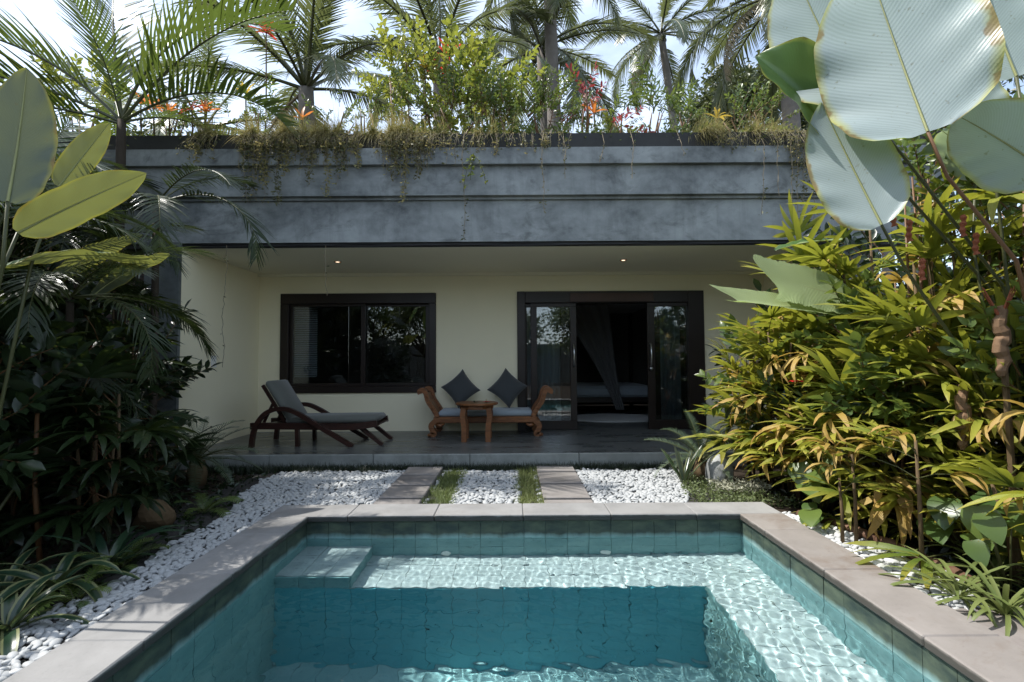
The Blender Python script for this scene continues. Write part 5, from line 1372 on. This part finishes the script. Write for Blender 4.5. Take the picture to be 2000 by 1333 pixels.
# matted creepers hanging over the edge in thick beards
def beards(n, spans):
    V, Fq, C, off = [], [], [], 0
    for (pa, pb, wgt, mean, cap) in spans:
        for _ in range(int(n * wgt)):
            x = at(rng.uniform(pa, pb), 280, 5.85).x; L = min(cap, .06 + rng.exponential(mean)); yo = 5.855 - abs(rng.normal(0, .025))
            pts = [(x, 6.02, 4.09), (x + rng.normal(0, .02), 5.93, 4.07), (x + rng.normal(0, .03), yo, 3.93)]
            m = max(2, int(L / .08)); px_ = pts[-1][0]
            for i in range(m):
                px_ += rng.normal(0, .012); pts.append((px_, yo + rng.normal(0, .006), 3.93 - L * (i + 1) / m))
            for i, p in enumerate(pts):
                V += [(p[0] - .0022, p[1], p[2]), (p[0] + .0022, p[1], p[2])]
                if i: Fq.append((off + i * 2 - 2, off + i * 2 - 1, off + i * 2 + 1, off + i * 2))
            off += len(pts) * 2
            for _k in range(int(10 + 42 * L)):
                i = rng.integers(1, len(pts)); u = rng.random(); a, b = np.array(pts[i - 1]), np.array(pts[i])
                C.append(a + (b - a) * u + rng.normal(0, .014, 3))
    return np.array(V), np.array(Fq), np.array(C)
V, Fq, C = beards(330, [(470, 565, .24, .16, .75), (560, 700, .30, .13, .6), (735, 840, .22, .14, .6), (840, 900, .06, .08, .3), (900, 1120, .10, .05, .2), (365, 420, .04, .08, .25), (1380, 1540, .06, .05, .2), (1545, 1600, .08, .25, .9)])
stuff('creeper_strands', np_mesh('creeper_strands', V, Fq, M_VINE_DRY), 'dry creeper stems bearding the roof edge', 'creeper')
half = rng.random(len(C)) < .5
stuff('creeper_beard', leaf_cloud('creeper_beard', C[half], .042, M_GRASS_DRY, rng, up=.6), 'dry straw leaves of the creeper bearding the roof edge', 'creeper')
stuff('creeper_beard', leaf_cloud('creeper_beard', C[~half], .042, M_VINE, rng, up=.6), 'dull green leaves of the creeper bearding the roof edge', 'creeper')

def vine(pxt, py0, py1, dens, label, seed, leafm=M_VINE, Y=5.83, sway=.03, ls=.045, group='trailing vines on the concrete beam'):
    rr = random.Random(seed); top = at(pxt, py0, Y); bot = at(pxt + rr.uniform(-6, 6), py1, Y)
    t = thing('trailing_vine', label, 'vine', top, group)
    n = max(6, int((top.z - bot.z) / .05)); pts = []; x = 0
    for i in range(n + 1):
        x += rr.uniform(-.012, .012); q = i / n
        pts.append(Vector((x + (bot.x - top.x) * q, -.01 + rr.uniform(-.008, .008), -(top.z - bot.z) * q)))
    pts = [Vector((0, 6.12 - Y, 4.10 - top.z)), Vector((0, 5.98 - Y, 4.11 - top.z)), Vector((0, -.01, 3.88 - top.z))] + pts if py0 < 300 else pts
    inst('stem', MB().tube(pts, .0035, 4, 0, False).mesh('stem', M_VINE_DRY), t)
    L = sum((pts[i + 1] - pts[i]).length for i in range(len(pts) - 1)); C = []
    for _ in range(int(L * dens)):
        i = rr.randrange(len(pts) - 1); p = pts[i].lerp(pts[i + 1], rr.random())
        C.append((p.x + rr.gauss(0, .012 + .01 * (dens > 60)), p.y + rr.gauss(0, .012) - .004, p.z))
    if C: inst('leaves', leaf_cloud('leaves', np.array(C), ls, leafm, np.random.default_rng(seed), up=.5), t)
    return t
VN = [(480, 285, 395, 130), (510, 285, 365, 150), (545, 285, 400, 170), (560, 285, 345, 150), (610, 285, 360, 140), (640, 285, 385, 150), (668, 285, 335, 150), (700, 285, 330, 110), (770, 285, 350, 150), (795, 285, 395, 150), (815, 285, 350, 110), (905, 285, 470, 24), (1060, 285, 415, 22), (1102, 285, 350, 20), (1180, 285, 318, 22), (1237, 285, 350, 14), (1490, 285, 420, 16), (1518, 285, 385, 6), (1545, 285, 400, 16), (1558, 285, 470, 45), (1570, 285, 440, 60), (385, 285, 315, 120), (1040, 285, 300, 20), (1330, 285, 305, 8), (1585, 285, 500, 60)]
WHERE = {480: 'leftmost of the leafy dry strands', 510: 'short, second of the dry strands', 545: 'longest dry strand left of the middle', 560: 'short strand beside the longest dry one', 610: 'strand left of the pair over the window', 640: 'strand over the right half of the window', 668: 'short strand right of the window strands', 700: 'sparse short strand before the yellow shrub', 770: 'dense strand under the yellow shrub', 795: 'longest strand under the yellow shrub', 815: 'short strand at the right of the yellow shrub', 905: 'single long strand reaching the beam foot', 1060: 'long bare strand right of the yellow shrub', 1102: 'thin strand right of the long bare one', 1180: 'short strand below the orange plant', 1237: 'pale thin strand beside the leafy green plant', 1490: 'long strand near the right end', 1518: 'bare thread near the right end', 1545: 'thin strand beside the giant leaf', 1558: 'leafy strand beside the giant leaf', 1570: 'densest strand beside the giant leaf', 385: 'short tuft over the left end of the beam', 1040: 'stub of a strand under the low shrub', 1330: 'stub of a strand at the leaning palm', 1585: 'leafy strand behind the giant leaf'}
for i, (px, a, b, dn) in enumerate(VN):
    vine(px, a, b, dn, 'trailing vine, ' + WHERE[px], 300 + i, M_VINE if dn < 100 else M_GRASS_DRY if i % 2 else M_VINE)
v_ = vine(445, 480, 718, 6, 'very long bare vine thread dangling before the left porch wall', 340, Y=5.9, sway=.06)
v_ = vine(637, 480, 578, 6, 'short vine thread dangling below the beam left of the downlight', 341, Y=5.9)
# green spray hanging at mid beam
p = at(925, 305, 5.82); t = thing('trailing_vine', 'fresh yellow-green forked vine spray hanging at mid beam', 'vine', p, 'trailing vines on the concrete beam')
for q, (dx_, ln) in enumerate(((-.10, .45), (.12, .36), (-.03, .30))):
    pts = [Vector((0, .02, .02)), Vector((dx_ * .5, -.02, -.06)), Vector((dx_, -.02, -ln * .6)), Vector((dx_ * 1.25, -.02, -ln))]
    inst('stem', MB().tube(pts, .004, 4, 0, False).mesh('stem', M_STEM), t)
    C = [tuple(pts[i].lerp(pts[i + 1], rnd.random())) for i in range(3) for _ in range(9)]
    inst('leaves', leaf_cloud('leaves', np.array(C), .05, M_SHRUB_Y, np.random.default_rng(q), up=.6), t)

def roof_shrub(name, px, py, Y, rx, rz, n, tw, label, seed, up=.5, scale=(.7, 1.15), ry=.45):
    c = at(px, py, Y); return shrub(name, label, (c.x, Y, ZR), c, (rx, ry, rz), n, tw, seed, 'shrubs on the roof', up=up, scale=scale)
roof_shrub('golden_shrub', 850, 180, 6.75, .85, .45, 75, TW_Y, 'large golden-leaved shrub in the middle of the roof edge', 400, ry=.5)
roof_shrub('golden_shrub', 770, 150, 6.9, .32, .38, 16, TW_Y, 'loose golden shrub leaning left beside the large one', 401)
roof_shrub('golden_shrub', 955, 180, 6.8, .45, .38, 30, TW_Y, 'golden shrub right of the large one, with tall shoots', 402, up=.3)
roof_shrub('green_shrub', 890, 225, 6.45, .85, .28, 60, TW_G, 'low small-leaved green shrub under the golden ones', 403)
roof_shrub('green_shrub', 1065, 225, 6.45, .36, .26, 34, TW_G, 'small green shrub in front of the two palm trunks', 404)
roof_shrub('green_shrub', 1000, 235, 6.4, .4, .18, 26, TW_G, 'low green shrub beside the golden shrub with shoots', 405)
roof_shrub('long_leaved_shrub', 1275, 225, 6.4, .26, .18, 14, TW_P, 'long-leaved green shrub below the leaning palm', 406)
roof_shrub('crimson_shrub', 1140, 205, 6.4, .10, .26, 7, TW_C, 'upright crimson-leaved shrub beside the orange plant', 407, up=1.0)
roof_shrub('crimson_shrub', 1210, 235, 6.35, .10, .08, 4, TW_C, 'small crimson-leaved shrub right of the orange plant', 408)
roof_shrub('green_shrub', 330, 235, 6.6, .6, .18, 24, TW_G, 'low green shrub at the left end of the roof', 409)
roof_shrub('green_shrub', 1440, 240, 6.5, .5, .12, 18, TW_G, 'low green shrub at the right end of the roof', 410)
roof_shrub('golden_shrub', 165, 210, 7.3, .55, .5, 36, TW_Y, 'golden shrub beyond the roof at the left, behind the areca palm', 411)
for i, (px, py, rx, n, tw, lab) in enumerate(((430, 238, .35, 14, TW_G, 'low green shrub right of the orange cordylines'), (520, 236, .4, 16, TW_P, 'long-leaved low shrub left of the short palm trunk'), (660, 238, .4, 18, TW_G, 'low green shrub right of the short palm trunk'), (720, 225, .3, 14, TW_G, 'low green shrub at the left foot of the golden shrub'), (1110, 238, .3, 14, TW_G, 'low green shrub left of the crimson shrub'), (1190, 242, .3, 12, TW_P, 'long-leaved low shrub beside the orange cordyline'), (1330, 236, .3, 12, TW_P, 'long-leaved low shrub at the foot of the leaning palm'), (1490, 232, .35, 14, TW_G, 'low green shrub at the right end beside the giant leaves'))):
    roof_shrub('low_shrub', px, py, 6.5, rx, .14, n, tw, lab, 470 + i, up=.6, scale=(.5, .9))
# tall thin shoots of the golden shrub
for i, (px, py, lab) in enumerate(((912, 85, 'tall leafy shoot rising above the golden shrub at its middle'), (932, 50, 'tallest leafy shoot touching the top of the palms'), (790, 70, 'leafy shoot at the left of the golden shrub'), (990, 130, 'leafy shoot at the right of the golden shrub'), (1185, 215, 'thin bare-stemmed shoot beside the crimson shrub'))):
    c = at(px, py, 6.7); b = Vector((c.x + .1, 6.7, ZR)); t = thing('leafy_shoot', lab, 'shrub', b, 'shoots above the roof shrubs')
    e = c - b; inst('stem', MB().tube([(0, 0, 0), e * .5, e], [.012, .009, .004], 5).mesh('stem', M_STEM_RED), t)
    for q in range(7 if i < 4 else 3):
        z = .35 + .65 * q / 10; rr = random.Random(i * 20 + q)
        inst('leafy_branch', TW_Y[q % 4], t, frame((rr.uniform(-.6, .6), rr.uniform(-.6, .6), 1), (rr.uniform(-1, 1), -1, .3), e * z, rr.uniform(.45, .75)))
def cordyline(px, py, Y, meshes, n, label, seed, sc_=(.8, 1.1), t0=85, t1=25):
    c = at(px, py, Y); t = thing('cordyline', label, 'plant', (c.x, Y, ZR), 'coloured cordylines on the roof')
    h_ = max(.05, c.z - ZR)
    inst('stem', MB().tube([(0, 0, 0), (.015, 0, h_ * .5), (0, 0, h_)], [.014, .012, .01], 6).mesh('stem', M_CANE), t)
    rosette(t, meshes, n, (0, 0, h_), R(t0), R(t1), random.Random(seed), scale=sc_)
for i, a in enumerate((
        (520, 66, 7.3, RED_L, 15, 'red rosette on a tall stem before the left coconut palm'), (872, 112, 6.9, RED_L, 14, 'red cordyline standing in the golden shrub'), (1160, 222, 6.35, ORG_L, 9, 'orange cordyline alone on the roof edge right of centre'),
        (300, 215, 6.5, ORG_L, 14, 'orange cordyline at the left end beside the areca trunk'), (330, 222, 6.45, ORG_L, 10, 'second orange cordyline from the areca trunk'), (400, 220, 6.4, ORG_L, 12, 'orange cordyline above the left end of the beam'), (590, 235, 6.35, ORG_L, 5, 'small red-orange cordyline at the foot of the left coconut palm'), (480, 185, 6.8, YEL_L, 9, 'yellow cordyline left of the left coconut palm'), (1400, 232, 6.4, YEL_L, 8, 'yellow cordyline below the bushy tree at right'), (860, 150, 6.95, RED_L, 8, 'lower red cordyline inside the golden shrub'), (830, 135, 6.8, YEL_L, 10, 'yellow cordyline inside the golden shrub'), (275, 205, 6.7, ORG_L, 8, 'orange cordyline left of the areca trunk'), (375, 215, 6.3, RED_L, 4, 'small red cordyline between the orange ones'))):
    cordyline(*a, 430 + i, sc_=(.45, .72))

# ================================================================== coconut palms and the far tree
def coconut(base, crown, label, n, seed, L=1.0, r=.16, el0=85, el1=-25, dry=0, nuts=4, skip=None):
    rr = random.Random(seed); b = Vector(base); c = Vector(crown); t = thing('coconut_palm', label, 'palm', b, 'coconut palms behind the villa')
    e = c - b; pts = [e * q + Vector((0, 0, 0)) + Vector((-e.x * .25 * q * (1 - q), 0, 0)) for q in np.linspace(0, 1, 13)]
    inst('trunk', MB().tube(pts, [r * (1.25 - .45 * q / 12) * (1 + .04 * (q % 2)) for q in range(13)], 10).mesh('trunk', M_BARK, True), t)
    for k_ in range(n):
        a = k_ * 2.39996 + rr.uniform(-.3, .3) + seed; el = R(el0 + (el1 - el0) * (k_ / (n - 1)) ** .8) + rr.uniform(-.12, .12)
        fw = Vector((math.cos(a) * math.cos(el), math.sin(a) * math.cos(el), math.sin(el)))
        up_ = Vector((-math.cos(a), -math.sin(a), .4)) if el > .9 else Vector((0, 0, 1))
        inst('frond', rr.choice(COCO), t, frame(fw, up_, e + fw * .12, L * rr.uniform(.85, 1.1)))
    for k_ in range(dry):
        a = rr.uniform(0, 6.28); inst('dry_frond', COCO_DRY[0], t, frame((math.cos(a) * .8, math.sin(a) * .8 - .3, -.35), (0, 0, 1), e, L * .9))
    for k_ in range(nuts):
        a = rr.uniform(0, 6.28); p = e + Vector((math.cos(a) * .22, math.sin(a) * .22, -.2 - .08 * (k_ % 2)))
        inst('coconut', MB().tube([p + Vector((0, 0, .12)), p + Vector((0, 0, .06)), p, p - Vector((0, 0, .07)), p - Vector((0, 0, .12))], [.02, .09, .11, .085, .02], 8).mesh('coconut', M_STEM, True), t)
    return t
def cc_(px, py, Y): return at(px, py, Y)
c = cc_(598, 175, 10.5); coconut((c.x + .1, 10.6, 0), c, 'short coconut palm with upright fronds left of centre', 17, 1, .92, .2, 88, 5, 1, 0)
c = cc_(858, 120, 12); coconut((c.x, 12.2, 0), c, 'coconut palm rising behind the golden shrub', 13, 2, .95, .18, 88, -5, 0, 3)
c = cc_(1056, 95, 15); coconut((c.x + .5, 15.3, 0), c, 'coconut palm with the thinner of the two middle trunks', 18, 3, 1.0, .17, 80, -40, 1, 5)
c = cc_(1068, -130, 13.5); coconut((c.x + .35, 13.6, 0), c, 'coconut palm whose thick trunk leaves the top of the photo', 14, 4, 1.0, .19, 70, -45, 0, 5)
c = cc_(1291, 66, 20); coconut((c.x + 1.6, 20.4, 0), c, 'leaning coconut palm with dark drooping fronds right of centre', 19, 5, .98, .17, 75, -40, 1, 4)
c = cc_(1525, -15, 11.5); coconut((c.x + .6, 11.8, 0), c, 'coconut palm at upper right, half hidden by the giant leaves', 20, 6, .92, .2, 70, -45, 3, 4)
c = cc_(400, 250, 12); coconut((c.x, 12.2, 0), c, 'low coconut palm behind the areca fronds', 9, 7, .85, .18, 70, -20, 2, 0)
c = cc_(1770, 30, 15); coconut((c.x, 15.2, 0), c, 'coconut palm behind the giant leaves on the right', 16, 9, 1.0, .18, 75, -30, 1, 2)
leafy_tree('bushy_tree', 'bushy grey-green tree beyond the roof at right', (7.6, 16, 0), (7.45, 16, 8.3), (1.5, 1.5, 2.9), 15000, 90, .19, M_TREE, 51, None, .16, .2, M_BARK)
leafy_tree('bushy_tree', 'bushy tree behind the giant leaves at the right edge', (11.5, 15, 0), (11.5, 15, 7.5), (3.0, 2.0, 3.4), 14000, 80, .22, M_TREE, 52, None, .18, .2, M_BARK)
leafy_tree('bushy_tree', 'low bushy tree beyond the left end of the roof', (-9.5, 11.5, 0), (-9.5, 11.5, 5.2), (2.2, 1.6, 1.5), 9000, 60, .18, M_TREE, 53, None, .2, .16, M_BARK)
